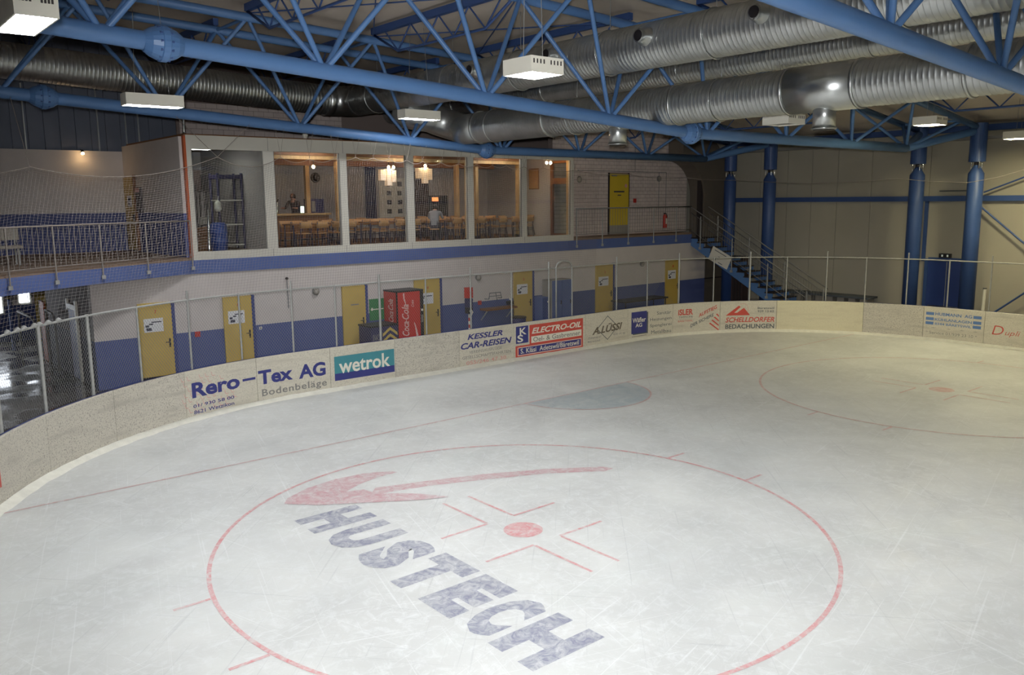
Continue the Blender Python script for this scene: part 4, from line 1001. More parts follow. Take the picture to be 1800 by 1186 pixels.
# timber posts and beams inside
def timber(label, x, y, z1=6.3, w=0.15):
    t = thing('timber_post', label, 'post', (x, y, 3.5)); bx('post', x-w/2, x+w/2, y-w/2, y+w/2, 3.5, z1, M_WOOD, t)
    bx('post_foot', x-w/2-0.02, x+w/2+0.02, y-w/2-0.02, y+w/2+0.02, 3.5, 3.6, M_DARKSTEEL, t)
timber('pine post behind the bar counter, left in the second bay', 5.9, 18.45, 6.2)
timber('pine post at the right side of the second bay', 6.42, 17.2)
timber('pine post in the middle of the fourth bay', 11.62, 17.4)
timber('pine post at the right edge of the fourth bay', 10.52, 15.3, w=0.1)
timber('pine post at the left edge of the fifth bay', 11.95, 16.6, w=0.13)
timber('pine post at the right edge of the fifth bay', 14.05, 16.6, w=0.16)
t = thing('ceiling_beam', 'brown timber beam along the restaurant front, under its ceiling', 'beam', (8.6, 16.4, 6.3)); bx('beam', 3.05, 14.2, 16.3, 16.5, 6.3, 6.5, M_WOOD, t); bx('fascia', 3.05, 14.2, 16.26, 16.3, 6.42, 6.62, M_WOODD, t)
t = thing('ceiling_beam', 'brown timber beam at the back of the restaurant ceiling', 'beam', (8.6, 18.4, 6.3)); bx('beam', 3.05, 14.2, 18.3, 18.5, 6.2, 6.45, M_WOODD, t); bx('fascia', 3.05, 14.2, 18.26, 18.3, 6.35, 6.6, M_WOODD, t)
# bar counter
t = thing('bar_counter', 'dark bar counter with a pale top in the second bay', 'counter', (4.9, 17.9, 3.5))
bx('counter_body', 3.9, 6.3, 17.7, 18.3, 3.5, 4.5, M_WOODD, t); bx('counter_top', 3.8, 6.35, 17.6, 18.35, 4.5, 4.56, M_WOOD, t); bx('foot_rail', 3.9, 6.3, 17.55, 17.6, 3.65, 3.7, M_CHROME, t)
t = thing('beer_tap', 'slim chrome tap standing on the bar counter', 'tap', (4.45, 18.0, 4.56)); bar('column', (4.55, 18.0, 4.56), (4.55, 18.0, 4.95), 0.035, M_CHROME, t); bar('spout', (4.55, 18.0, 4.85), (4.4, 17.95, 4.82), 0.02, M_CHROME, t); bar('lever', (4.55, 18.0, 4.95), (4.55, 17.9, 5.05), 0.015, M_BLACK, t)
t = thing('bar_display', 'glowing greenish display case on the bar counter', 'display', (5.35, 17.85, 4.56)); bx('case', 5.28, 5.44, 17.8, 17.95, 4.56, 4.82, M_CHROME, t); bx('lit_window', 5.30, 5.42, 17.79, 17.8, 4.58, 4.80, M_GLINT, t)
t = thing('glass_row', 'row of shining glasses at the left end of the bar', 'glasses', (4.15, 17.85, 4.56))
for k in range(3): MB().tube([(4.05+0.1*k, 17.85, 4.56), (4.05+0.1*k, 17.85, 4.66)], 0.032, 8).build('tumbler', M_GLINT if k == 2 else M_CHROME, t)  # last tumbler glows to stand for a glint
t = thing('coffee_machine', 'tall dark blue machine at the right of the bar', 'machine', (6.3, 18.6, 3.5)); bx('body', 6.02, 6.55, 18.5, 19.0, 3.5, 5.05, M_DKBLUE, t); bx('front_panel', 6.06, 6.2, 18.48, 18.5, 4.6, 4.98, M_SIGNGREY, t)
t = thing('wall_cabinet', 'dark tall cabinet at the left edge of the second bay', 'cabinet', (4.35, 19.6, 3.5)); bx('body', 4.1, 4.6, 19.4, 20.0, 3.5, 5.45, M_DKBLUE, t); bx('door', 4.13, 4.57, 19.37, 19.4, 3.55, 5.4, M_DARKBLUE, t)
for nm, x, z, lab in (('hat', 6.25, 5.85, 'dark round hat hanging on the pine post'), ):
    t = thing(nm, lab, 'hat', (x, 18.1, z)); bar('peg', (6.0, 18.37, 5.8), (6.05, 18.1, 5.8), 0.012, M_DARKSTEEL, t, 6); MB().tube([(6.05, 18.12, 5.78), (6.05, 18.05, 5.78)], 0.17, 16).build('brim', M_BLACK, t); MB().tube([(6.05, 18.05, 5.78), (6.05, 17.95, 5.78)], [0.11, 0.08], 14).build('crown', M_BLACK, t)
# warm bulbs and shades
def bulb(x, y, z, label, n=1, shade=False):
    t = thing('ceiling_spot', label, 'lamp', (x, y, z), 'warm restaurant lamps')
    for k in range(n):
        xx = x+0.2*k
        MB().tube([(xx, y, z-0.055), (xx, y, z-0.02), (xx, y, z+0.03), (xx, y, z+0.06)], [0.015, 0.05, 0.05, 0.02], 10).build('bulb', M_BULB, t, True)
        bar('stem', (xx, y, z+0.06), (xx, y, 6.64), 0.012, M_BLACK, t, 6)
    if shade:
        b_ = MB()
        for dx, z0_, z1_ in ((-0.28, 0.0, 0.38), (-0.02, -0.18, 0.4), (0.16, -0.05, 0.36)): b_.box(x+dx, x+dx+0.2, y+0.08, y+0.26, z-0.45+z0_, z-0.45+z1_)
        b_.build('stepped_shade', M_SHADE, t)
bulb(6.35, 16.8, 6.42, 'bright bulb at the upper right of the second bay')
bulb(5.75, 17.6, 6.12, 'lower warm bulb before the pine post in the second bay')
bulb(8.30, 16.9, 6.12, 'twin warm bulbs beside a stepped shade in the third bay', 2, True)
bulb(9.15, 16.4, 6.42, 'single bright bulb at the upper left of the fourth bay')
bulb(10.2, 17.4, 6.22, 'bulb glowing over a pale stepped shade in the fourth bay', 1, True)
bulb(12.4, 16.8, 6.46, 'twin warm bulbs at the top of the fifth bay', 2)
bulb(14.62, 15.55, 6.35, 'twin warm bulbs before the wooden glass door', 2)
for x, lb in ((4.9, 'added unseen fill tube behind the head beam, second bay'), (8.4, 'added unseen fill tube behind the head beam, third bay'), (12.6, 'added unseen fill tube behind the head beam, fifth bay')):
    t = thing('fill_tube', lb, 'lamp', (x, 15.7, 6.6)); bx('tray', x-0.75, x+0.75, 15.6, 15.8, 6.60, 6.655, M_WHITE, t); bx('tube', x-0.7, x+0.7, 15.65, 15.75, 6.57, 6.60, M_FILLTUBE, t)  # fill light added out of sight under the ceiling
# wall decoration
t = thing('wall_panel', 'white wall panel with eight dark square holes', 'panel', (10.6, 20.2, 4.3)); bx('panel', 9.9, 11.25, 20.24, 20.298, 4.3, 5.85, M_WHITE, t)
for i in range(2):
    for j in range(4): bx('square', 10.35+0.5*i-0.1, 10.35+0.5*i+0.1, 20.22, 20.24, 4.45+0.36*j, 4.63+0.36*j, M_BLACK, t)
t = thing('wall_curtain', 'dark blue curtain strip beside the white panel', 'curtain', (9.5, 20.2, 3.5)); b_ = MB()
for k in range(8): b_.box(9.28+0.055*k, 9.28+0.055*(k+1), 20.2-0.03*(k % 2), 20.26-0.03*(k % 2), 4.0, 6.3)
b_.build('curtain_fabric', M_DKBLUE, t); bar('curtain_rod', (9.2, 20.2, 6.33), (9.8, 20.2, 6.33), 0.015, M_CHROME, t)
t = thing('framed_poster', 'beige framed poster on the pale end of the restaurant', 'picture', (14.1, 20.25, 5.4)); t.location = (15.38, 17.2, 5.4)
bx('frame', 15.36, 15.398, 16.87, 17.47, 5.36, 6.2, M_WOODD, t); bx('print', 15.35, 15.36, 16.9, 17.44, 5.4, 6.16, M_CHAIRWOOD, t)
t = thing('stove', 'dark stove with an orange lit window in the fourth bay', 'stove', (12.4, 19.8, 3.5)); bx('body', 11.95, 12.85, 19.7, 20.2, 3.5, 5.15, M_BLACK, t); bx('lit_window', 12.05, 12.35, 19.68, 19.7, 4.92, 5.08, M_SCREEN, t); bx('chimney', 11.2, 11.9, 19.7, 20.1, 3.5, 6.1, M_SHIRTD, t)
# tables and chairs
chair0 = None
def chair(x, y, rz, label, group):
    global chair0
    if chair0 is None:
        t = thing('dining_chair', label, 'chair', (0, 0, 0), group); chair0 = t
        vs = []; fs = []
        for i in range(7):
            a = -0.5+i/6.0; 
            for dz in (0.62, 0.83):
                for dy in (0, 0.015): vs.append((a*0.42, 0.2+0.05*(1-4*a*a)+dy, dz))
        for i in range(6):
            o = 4*i; fs += [(o, o+4, o+6, o+2), (o+1, o+3, o+7, o+5), (o+2, o+6, o+7, o+3), (o, o+1, o+5, o+4)]
        fs += [(0, 2, 3, 1), (24, 25, 27, 26)]
        MB().add(vs, fs).build('backrest', M_CHAIRWOOD, t, True)
        MB().prism([(-0.2, -0.2), (0.2, -0.2), (0.21, 0.15), (0.15, 0.2), (-0.15, 0.2), (-0.21, 0.15)], 'z', 0.44, 0.462).build('seat', M_CHAIRWOOD, t)
        for s_ in (-1, 1):
            bar('leg', (s_*0.19, -0.2, 0.0), (s_*0.17, -0.16, 0.44), 0.016, M_CHAIRLEG, t, 6)
            MB().tube([(s_*0.19, 0.26, 0.0), (s_*0.17, 0.17, 0.44), (s_*0.19, 0.22, 0.8)], 0.016, 6).build('leg', M_CHAIRLEG, t, True)
        bar('stretcher', (-0.18, 0.19, 0.3), (0.18, 0.19, 0.3), 0.01, M_CHAIRLEG, t, 6)
        t.location = (x, y, 3.5); t.rotation_euler = (0, 0, rz); return t
    r = copy_tree(chair0, (x, y, 3.5)); r.rotation_euler = (0, 0, rz); r['label'] = label; r['group'] = group
    return r
def table(x0, x1, y0, y1, label):
    t = thing('dining_table', label, 'table', ((x0+x1)/2, (y0+y1)/2, 3.5))
    bx('table_top', x0, x1, y0, y1, 4.21, 4.25, M_WOODD, t)
    for x in (x0+0.06, x1-0.06):
        for y in (y0+0.06, y1-0.06): bar('leg', (x, y, 3.5), (x, y, 4.21), 0.025, M_CHAIRLEG, t, 8)
bays = [('second', 4.1, 6.2), ('third', 6.9, 8.75), ('fourth', 10.0, 11.6), ('fifth', 12.1, 13.9)]
for nm, x0, x1 in bays:
    for row, yy in (('front', 16.35), ('rear', 18.6)):
        if nm == 'second' and row == 'rear': continue
        table(x0, x1, yy-0.38, yy+0.38, 'dark dining table in the %s row of the %s window bay' % (row, nm))
        n = int((x1-x0)/0.52)
        for k in range(n):
            xx = x0+0.26+k*(x1-x0-0.5)/max(1, n-1)
            chair(xx+random.uniform(-.04, .04), yy-0.62, PI+random.uniform(-.15, .15), '%s plywood chair from the left, near side of the %s table, %s bay' % (ORD[k], row, nm), 'chairs near side %s %s' % (row, nm))
            chair(xx+random.uniform(-.04, .04), yy+0.62, random.uniform(-.15, .15), '%s plywood chair from the left, far side of the %s table, %s bay' % (ORD[k], row, nm), 'chairs far side %s %s' % (row, nm))
chair(15.1, 17.3, -PI/2, 'lone plywood chair against the pale wall in the last bay', 'single chair in the last bay')

# store room in the first bay
t = thing('steel_rack', 'tall dark blue steel rack with pale shelves, right in the store room', 'rack', (2.55, 17.0, 3.5))
for x in (2.1, 2.85):
    for y in (16.8, 17.4): bar('upright', (x, y, 3.5), (x, y, 5.85), 0.045, M_DKBLUE, t, 4)
for z in (3.62, 4.25, 5.0): bx('shelf', 2.08, 2.87, 16.78, 17.42, z, z+0.035, M_WHITE, t)
bx('top_panel', 2.06, 2.89, 16.77, 17.43, 5.68, 5.80, M_DKBLUE, t)
t = thing('steel_rack', 'dark steel rack loaded with boxes, left in the store room', 'rack', (1.6, 17.6, 3.5))
for x in (1.15, 1.62, 1.95):
    for y in (17.4, 18.0): bar('upright', (x, y, 3.5), (x, y, 5.5), 0.03, M_DARKSTEEL, t, 4)
for z in (4.25, 5.3): bx('shelf', 1.12, 1.98, 17.38, 18.02, z, z+0.035, M_DARKSTEEL, t)
for nm, x0, x1, z0_, z1_, m_, lab in (('crate', 1.4, 1.82, 5.335, 5.95, M_SHIRTD, 'brown crate on top of the store room rack'), ('tool_box', 1.85, 2.06, 5.335, 5.8, M_BLACK, 'black case on top of the store room rack, right'), ('carton', 1.13, 1.36, 5.335, 5.6, M_GOLD, 'yellowish carton on top of the store room rack, left'), ('carton', 1.2, 1.55, 4.285, 4.45, M_WHITE, 'white carton on the middle shelf, left'), ('carton', 1.62, 1.93, 4.285, 4.5, M_CONC, 'grey carton on the middle shelf of the store room rack')):
    t = thing(nm, lab, 'box', ((x0+x1)/2, 17.7, z0_)); bx('box_body', x0, x1, 17.45, 17.95, z0_, z1_-0.05, m_, t); bx('lid', x0-0.01, x1+0.01, 17.44, 17.96, z1_-0.05, z1_, m_, t)
t = thing('plastic_barrel', 'blue plastic barrel standing in the store room', 'barrel', (1.8, 16.2, 3.5))
prof = [(0, 0.2), (0.04, 0.24), (0.25, 0.26), (0.28, 0.275), (0.31, 0.26), (0.52, 0.26), (0.55, 0.275), (0.58, 0.26), (0.8, 0.24), (0.83, 0.2)]
MB().tube([(1.8, 16.2, 3.5+z) for z, r in prof], [r for z, r in prof], 22).build('barrel_body', M_BARREL, t, True); MB().tube([(1.8, 16.2, 4.33), (1.8, 16.2, 4.36)], 0.2, 18).build('lid', M_BARREL, t)
t = thing('steel_pole', 'shining steel pole leaning inside the first window bay', 'pole', (1.25, 15.5, 3.5)); bar('lower_tube', (1.22, 15.5, 3.5), (1.27, 15.55, 4.35), 0.035, M_CHROME, t); bar('upper_tube', (1.27, 15.55, 4.35), (1.30, 15.58, 4.75), 0.02, M_CHROME, t)
t = thing('wooden_stack', 'brown stack of planks low in the store room', 'planks', (1.2, 16.9, 3.5))
for k in range(8): bx('plank', 0.95, 1.7, 16.5, 17.1, 3.5+0.09*k, 3.58+0.09*k, M_WOODD, t, random.uniform(-.05, .05))
t = thing('hanging_bag', 'pale bag hanging on the store room rack', 'bag', (2.05, 16.7, 4.9))
MB().tube([(2.03, 16.72, 4.68), (2.03, 16.72, 4.75), (2.03, 16.72, 4.95), (2.03, 16.72, 5.02)], [0.06, 0.11, 0.09, 0.03], 10).build('bag_body', M_WHITE, t, True); bar('loop', (2.03, 16.72, 5.0), (2.08, 16.78, 5.15), 0.008, M_WHITE, t, 5)
t = thing('tube_light', 'white ceiling light in the store room, given an added glow', 'lamp', (1.5, 17, 6.55)); bx('tray', 0.95, 2.0, 16.6, 17.1, 6.58, 6.655, M_WHITE, t); bx('diffuser', 1.0, 1.95, 16.65, 17.05, 6.54, 6.58, M_STOREGLOW, t)

# ================================================================== PEOPLE
def person(name, label, loc, rz, joints_, bones, radii, matof, hair=None):
    """one continuous skinned figure; joints_ in local metres, facing -Y"""
    me = D.meshes.new('body'); keys_ = list(joints_.keys()); idx = {k: i for i, k in enumerate(keys_)}
    me.from_pydata([joints_[k] for k in keys_], [(idx[a], idx[c]) for a, c in bones], []); me.update()
    tmp = D.objects.new('tmp_body', me); C.objects.link(tmp)
    md = tmp.modifiers.new('skin', 'SKIN'); md.use_smooth_shade = True
    sub = tmp.modifiers.new('sub', 'SUBSURF'); sub.levels = 1; sub.render_levels = 1
    for i, k in enumerate(keys_):
        sv = me.skin_vertices[0].data[i]; rr = radii[k]; sv.radius = rr if isinstance(rr, tuple) else (rr, rr); sv.use_root = (k == 'pelvis')
    dg = bpy.context.evaluated_depsgraph_get(); out = D.meshes.new_from_object(tmp.evaluated_get(dg)); D.objects.remove(tmp)
    mats = [M_SKIN]; idxs = []
    for p_ in out.polygons:
        c = p_.center; best = min(keys_, key=lambda k: (Vector(joints_[k])-c).length-0.5*(radii[k][0] if isinstance(radii[k], tuple) else radii[k])); m_ = matof(best)
        if m_ not in mats: mats.append(m_)
        idxs.append(mats.index(m_)); p_.use_smooth = True
    out.materials.clear()
    for m_ in mats: out.materials.append(m_)
    out.polygons.foreach_set('material_index', idxs); out.update()
    t = thing(name, label, 'person', loc); t.rotation_euler = (0, 0, rz)
    o = D.objects.new('body', out); C.objects.link(o); o.parent = t
    if hair:
        h = MB(); hc, hr = hair; pts = []
        h.tube([(hc[0], hc[1]+0.015, hc[2]-0.05), (hc[0], hc[1]+0.025, hc[2]), (hc[0], hc[1]+0.02, hc[2]+0.06), (hc[0], hc[1]+0.01, hc[2]+0.105), (hc[0], hc[1], hc[2]+0.125)], [hr*0.9, hr*1.05, hr*0.98, hr*0.6, 0.01], 14)
        me2 = D.meshes.new('hair'); me2.from_pydata(h.v, [], h.f); me2.update(); me2.materials.append(M_HAIR)
        ho = D.objects.new('hair', me2); C.objects.link(ho); ho.parent = t
    return t
def figure(lean, arml, armr, seated=False):
    hip = 0.95 if not seated else 0.55
    ly, lz = lean
    J = {'pelvis': (0, 0, hip), 'waist': (0, -0.03*ly, hip+0.2), 'chest': (0, -0.16*ly, hip+0.2+0.24*lz), 'neck': (0, -0.24*ly, hip+0.2+0.40*lz), 'head': (0, -0.28*ly-0.02, hip+0.2+0.50*lz), 'crown': (0, -0.30*ly-0.02, hip+0.2+0.62*lz+0.03), 'nose': (0, -0.28*ly-0.125, hip+0.2+0.5*lz+0.04)}
    B_ = [('pelvis', 'waist'), ('waist', 'chest'), ('chest', 'neck'), ('neck', 'head'), ('head', 'crown'), ('head', 'nose')]
    R_ = {'pelvis': (0.16, 0.12), 'waist': (0.14, 0.105), 'chest': (0.17, 0.12), 'neck': 0.055, 'head': (0.08, 0.095), 'crown': (0.06, 0.07), 'nose': 0.014}
    c = Vector(J['neck'])-Vector((0, 0, 0.07))
    for s_, nm, arm in ((-1, 'L', arml), (1, 'R', armr)):
        J['sh'+nm] = tuple(c+Vector((s_*0.19, 0, 0))); J['el'+nm] = tuple(c+Vector((s_*0.19, 0, 0))+Vector((s_*arm[0][0], arm[0][1], arm[0][2])))
        J['wr'+nm] = tuple(Vector(J['el'+nm])+Vector((s_*arm[1][0], arm[1][1], arm[1][2]))); d = (Vector(J['wr'+nm])-Vector(J['el'+nm])).normalized()
        J['pa'+nm] = tuple(Vector(J['wr'+nm])+d*0.07)
        B_ += [('chest', 'sh'+nm), ('sh'+nm, 'el'+nm), ('el'+nm, 'wr'+nm), ('wr'+nm, 'pa'+nm)]
        R_.update({'sh'+nm: 0.062, 'el'+nm: 0.045, 'wr'+nm: 0.03, 'pa'+nm: (0.036, 0.02)})
        side = d.cross(Vector((0, 0, 1))); side = side.normalized() if side.length > 0.1 else Vector((1, 0, 0))
        for k in range(4):
            a = Vector(J['pa'+nm])+side*(k-1.5)*0.02+d*0.03; e = a+d*(0.055+0.008*(1.5-abs(k-1.5)))+Vector((0, 0, -0.015))
            J['f%d%s' % (k, nm)] = tuple(a); J['g%d%s' % (k, nm)] = tuple(e); B_ += [('pa'+nm, 'f%d%s' % (k, nm)), ('f%d%s' % (k, nm), 'g%d%s' % (k, nm))]
            R_['f%d%s' % (k, nm)] = 0.009; R_['g%d%s' % (k, nm)] = 0.007
        th = Vector(J['wr'+nm])+d*0.03-side*s_*0.05; J['th'+nm] = tuple(th+d*0.03); B_.append(('wr'+nm, 'th'+nm)); R_['th'+nm] = 0.009
        if seated: kn = (s_*0.12, -0.42, 0.5); an = (s_*0.12, -0.42, 0.09); to = (s_*0.12, -0.57, 0.04)
        else: kn = (s_*0.11, -0.02, 0.5); an = (s_*0.11, 0.02, 0.09); to = (s_*0.12, -0.16, 0.035)
        J['hi'+nm] = (s_*0.09, 0, hip-0.06); J['kn'+nm] = kn; J['an'+nm] = an; J['to'+nm] = to
        B_ += [('pelvis', 'hi'+nm), ('hi'+nm, 'kn'+nm), ('kn'+nm, 'an'+nm), ('an'+nm, 'to'+nm)]
        R_.update({'hi'+nm: 0.085, 'kn'+nm: 0.06, 'an'+nm: 0.042, 'to'+nm: 0.035})
    return J, B_, R_
def mats_for(shirt):
    def g(k):
        if k[:2] in ('hi', 'kn', 'an', 'to') or k == 'pelvis': return M_TROUS
        if k in ('waist', 'chest') or k[:2] in ('sh', 'el'): return shirt
        return M_SKIN
    return g
J, B_, R_ = figure((0.6, 0.95), ((0.05, -0.12, -0.22), (-0.02, -0.26, 0.0)), ((0.06, -0.1, -0.24), (-0.04, -0.22, 0.02)))
person('person', 'person in dark clothes leaning over the bar counter', (5.62, 18.85, 3.5), -0.9, J, B_, R_, mats_for(M_SHIRTD), (J['head'], 0.1))
J, B_, R_ = figure((0.9, 0.9), ((0.05, -0.14, -0.22), (-0.02, -0.22, 0.02)), ((0.06, -0.14, -0.22), (-0.02, -0.22, 0.03)), True)
person('person', 'seated person in a grey jumper bent forward in the fourth bay', (9.38, 15.72, 3.5), PI*0.75, J, B_, R_, mats_for(M_SHIRTG), (J['head'], 0.1))
t = thing('bar_stool', 'stool under the seated person in the fourth bay', 'stool', (9.38, 15.72, 3.5)); MB().tube([(9.38, 15.72, 3.93), (9.38, 15.72, 3.97)], 0.18, 16).build('seat', M_CHAIRWOOD, t)
for k in range(4): bar('leg', (9.38+0.12*math.cos(k*PI/2), 15.72+0.12*math.sin(k*PI/2), 3.93), (9.38+0.17*math.cos(k*PI/2), 15.72+0.17*math.sin(k*PI/2), 3.5), 0.015, M_CHAIRLEG, t, 6)

# ================================================================== BALCONY AT THE LEFT
M_RAIL = mat('railing_grey', (140, 132, 124), 0.6, 0.2)
rail = thing('balcony_railing', 'grey steel railing with thin bars along the curved balcony', 'railing', (-2.2, 13.8, 3.34))
be = [edge_off(k, 0.09) for k in range(1, len(bedge)-1)]
for k, p_ in enumerate(be):
    bar('rail_post', (p_.x, p_.y, 3.12), (p_.x, p_.y, 4.44), 0.02, M_RAIL, rail, 8)
    bx('foot_plate', p_.x-0.045, p_.x+0.045, p_.y-0.045, p_.y+0.045, 3.08, 3.17, M_POST, rail)
MB().tube([(p_.x, p_.y, 4.45) for p_ in be], 0.02, 8).build('top_rail', M_RAIL, rail, True); MB().tube([(p_.x, p_.y, 3.5) for p_ in be], 0.012, 6).build('bottom_rail', M_RAIL, rail, True)
for a, c in zip(be[:-1], be[1:]):
    for j in range(1, 9):
        p_ = a+(c-a)*j/9; bar('baluster', (p_.x, p_.y, 3.5), (p_.x, p_.y, 4.45), 0.007, M_RAIL, rail, 6)
d = thing('door_9', 'narrow looking yellow door in the corner of the balcony', None, (0.42, 19.8, 3.42), kind='structure')
bx('door_leaf', 0.36, 0.42, 19.35, 20.42, 3.45, 5.78, M_YELLOW, d); bx('door_jamb', 0.34, 0.42, 19.28, 19.35, 3.45, 5.84, M_WOODD, d); bx('paper_sign', 0.352, 0.36, 19.65, 20.1, 4.85, 5.2, M_PAPER, d); bx('handle', 0.3, 0.36, 19.42, 19.47, 4.4, 4.6, M_BLACK, d)
bx('print', 0.348, 0.352, 19.72, 20.02, 5.03, 5.13, M_INK, d); bx('print', 0.348, 0.352, 19.78, 19.98, 4.9, 4.97, M_INK, d)
t = thing('notice_case', 'dark narrow notice case beside the balcony door', 'notice board', (0.4, 18.95, 4.7)); bx('case', 0.34, 0.418, 18.72, 19.15, 4.68, 5.45, M_DARKSTEEL, t); bx('header', 0.335, 0.34, 18.74, 19.13, 5.3, 5.43, M_PINK, t)
t = thing('wall_spot', 'small warm wall spotlight glowing high on the balcony wall', 'lamp', (-0.82, 20.5, 6.5))
bar('arm', (-0.82, 20.5, 6.66), (-0.82, 20.3, 6.6), 0.015, M_BLACK, t, 6); MB().tube([(-0.82, 20.3, 6.62), (-0.82, 20.25, 6.54)], [0.03, 0.06], 10).build('shade', M_BLACK, t, False); MB().tube([(-0.82, 20.27, 6.57), (-0.82, 20.25, 6.50)], [0.03, 0.05], 10).build('bulb', M_BULB, t, True)
t = thing('stacked_bench', 'pale grey bench standing on the balcony at the left edge', 'bench', (-4.2, 15.6, 3.42)); bx('seat', -5.4, -3.6, 15.3, 15.8, 3.85, 3.92, M_CONC, t); bx('backrest', -5.4, -3.6, 15.78, 15.84, 4.05, 4.35, M_CONC, t)
for x in (-5.3, -3.7):
    bar('leg', (x, 15.35, 3.42), (x, 15.35, 3.85), 0.025, M_POST, t, 6); bar('leg', (x, 15.8, 3.42), (x, 15.8, 4.35), 0.025, M_POST, t, 6)

# ================================================================== UPPER WALKWAY AT THE RIGHT
d = thing('door_10', 'bright yellow door on the upper walkway', None, (19.5, 16.2, 3.42), kind='structure')
bx('door_leaf', 18.78, 19.98, 16.15, 16.198, 3.82, 6.0, M_YELLOWUP, d); bx('kick_plate', 18.78, 19.98, 16.14, 16.198, 3.45, 3.82, M_CONC, d)
bx('door_jamb', 18.74, 18.78, 16.14, 16.198, 3.45, 6.04, M_DARKSTEEL, d); bx('door_jamb', 19.98, 20.02, 16.14, 16.198, 3.45, 6.04, M_DARKSTEEL, d); MB().tube([(19.8, 16.145, 5.5), (19.8, 16.15, 5.5)], 0.08, 14).build('round_sticker', M_PINK, d)
bx('lettering', 19.05, 19.7, 16.144, 16.15, 5.22, 5.28, M_INK, d); bx('lettering', 19.28, 19.5, 16.144, 16.15, 5.08, 5.12, M_INK, d); bx('door_closer', 18.9, 19.2, 16.12, 16.15, 5.9, 5.96, M_SIGNGREY, d)
button(20.42, 4.86, 16.2, 'red alarm button right of the upper yellow door', 0.09)
wall_lamp(17.0, 5.75, 16.2, 'round grey lamp left of the upper yellow door', 0.13); wall_lamp(22.0, 5.82, 16.2, 'round grey lamp right of the upper yellow door', 0.13)
t = thing('cable_conduit', 'thin grey conduit running over the upper yellow door', 'conduit', (19.5, 16.19, 6.1)); bar('conduit_run', (16.9, 16.17, 6.12), (22.5, 16.17, 6.1), 0.014, M_SIGNGREY, t, 6); bar('conduit_drop', (22.0, 16.17, 6.1), (22.0, 16.17, 3.9), 0.012, M_SIGNGREY, t, 6); bar('conduit_drop', (22.5, 16.17, 6.1), (22.5, 16.17, 4.3), 0.012, M_SIGNGREY, t, 6); bar('conduit_drop', (20.4, 16.17, 6.1), (20.4, 16.17, 7.3), 0.012, M_SIGNGREY, t, 6)
t = thing('fire_extinguisher', 'red fire extinguisher hanging on the walkway wall', 'extinguisher', (22.35, 16.1, 3.62))
prof = [(3.62, 0.08), (3.64, 0.095), (4.12, 0.095), (4.2, 0.06), (4.24, 0.03)]
MB().tube([(22.35, 16.08, z) for z, r in prof], [r for z, r in prof], 16).build('cylinder', M_REDP, t, True); bx('valve', 22.31, 22.39, 16.04, 16.12, 4.24, 4.30, M_BLACK, t); MB().tube([(22.39, 16.04, 4.26), (22.46, 16.02, 4.1), (22.46, 16.02, 3.8)], 0.014, 6).build('hose', M_BLACK, t, True); bx('label_strip', 22.3, 22.42, 15.976, 15.984, 3.8, 4.05, M_WHITE, t)
def railing_run(t, pts, h, n_bal, post_r=0.02, mat_=M_POST, posts_at=None):
    MB().tube([(x, y, z+h) for x, y, z in pts], 0.024, 8).build('top_rail', mat_, t, True); MB().tube([(x, y, z+0.12) for x, y, z in pts], 0.012, 6).build('bottom_rail', mat_, t, True)
    a, c = Vector(pts[0]), Vector(pts[-1])
    for j in range(n_bal+1):
        p_ = a+(c-a)*j/n_bal; bar('baluster', (p_.x, p_.y, p_.z+0.12), (p_.x, p_.y, p_.z+h), 0.007, mat_, t, 5)
t = thing('walkway_railing', 'thin grey railing along the upper walkway beside the stairs', 'railing', (19, 14.9, 3.34))
railing_run(t, [(15.6, 14.93, 3.45), (22.8, 14.93, 3.45)], 1.13, 48, mat_=M_SIGNGREY)
for x in (15.65, 17.1, 18.65, 20.25, 21.75): bar('rail_post', (x, 14.93, 3.08), (x, 14.93, 4.58), 0.022, M_POST, t, 8); bx('foot_plate', x-0.045, x+0.045, 14.9, 14.97, 3.05, 3.15, M_POST, t)

# ================================================================== STAIRCASE
st = thing('staircase', 'blue steel staircase leading down along the right wall', 'staircase', (23.5, 12, 0))
X0, X1 = 22.9, 24.1; YT, YB, ZT, ZB = 15.0, 8.9, 3.34, 0.0
n = 17; dy = (YT-YB)/n; dz = (ZT-ZB)/n
def stringer(x):
    saw = []
    for k in range(n): saw += [(YT-k*dy, ZT-(k)*dz-0.0), (YT-(k)*dy, ZT-(k+1)*dz)]
    saw.append((YB, ZB)); low = [(YB+0.55, ZB), (YT, ZT-0.45)]
    b_ = MB(); 
    for k in range(n):
        y0 = YT-k*dy; y1 = y0-dy; zt = ZT-(k+1)*dz; lo = lambda y: max(-0.03, ZT-0.50-(YT-y)*dz/dy)
        q = [(y0, zt), (y1, zt), (y1, lo(y1)), (y0, lo(y0))]
        b_.add([(x-0.02, y, z) for y, z in q]+[(x+0.02, y, z) for y, z in q], [(0, 1, 2, 3), (7, 6, 5, 4), (0, 4, 5, 1), (2, 6, 7, 3), (1, 5, 6, 2), (0, 3, 7, 4)])
    return b_
stringer(X0).build('stringer', M_BLUE, st); stringer(X1).build('stringer', M_BLUE, st)
for k in range(n):
    y0 = YT-k*dy; zt = ZT-(k+1)*dz
    bx('tread', X0-0.05, X1, y0-dy-0.03, y0, zt, zt+0.045, M_DARKSTEEL, st)
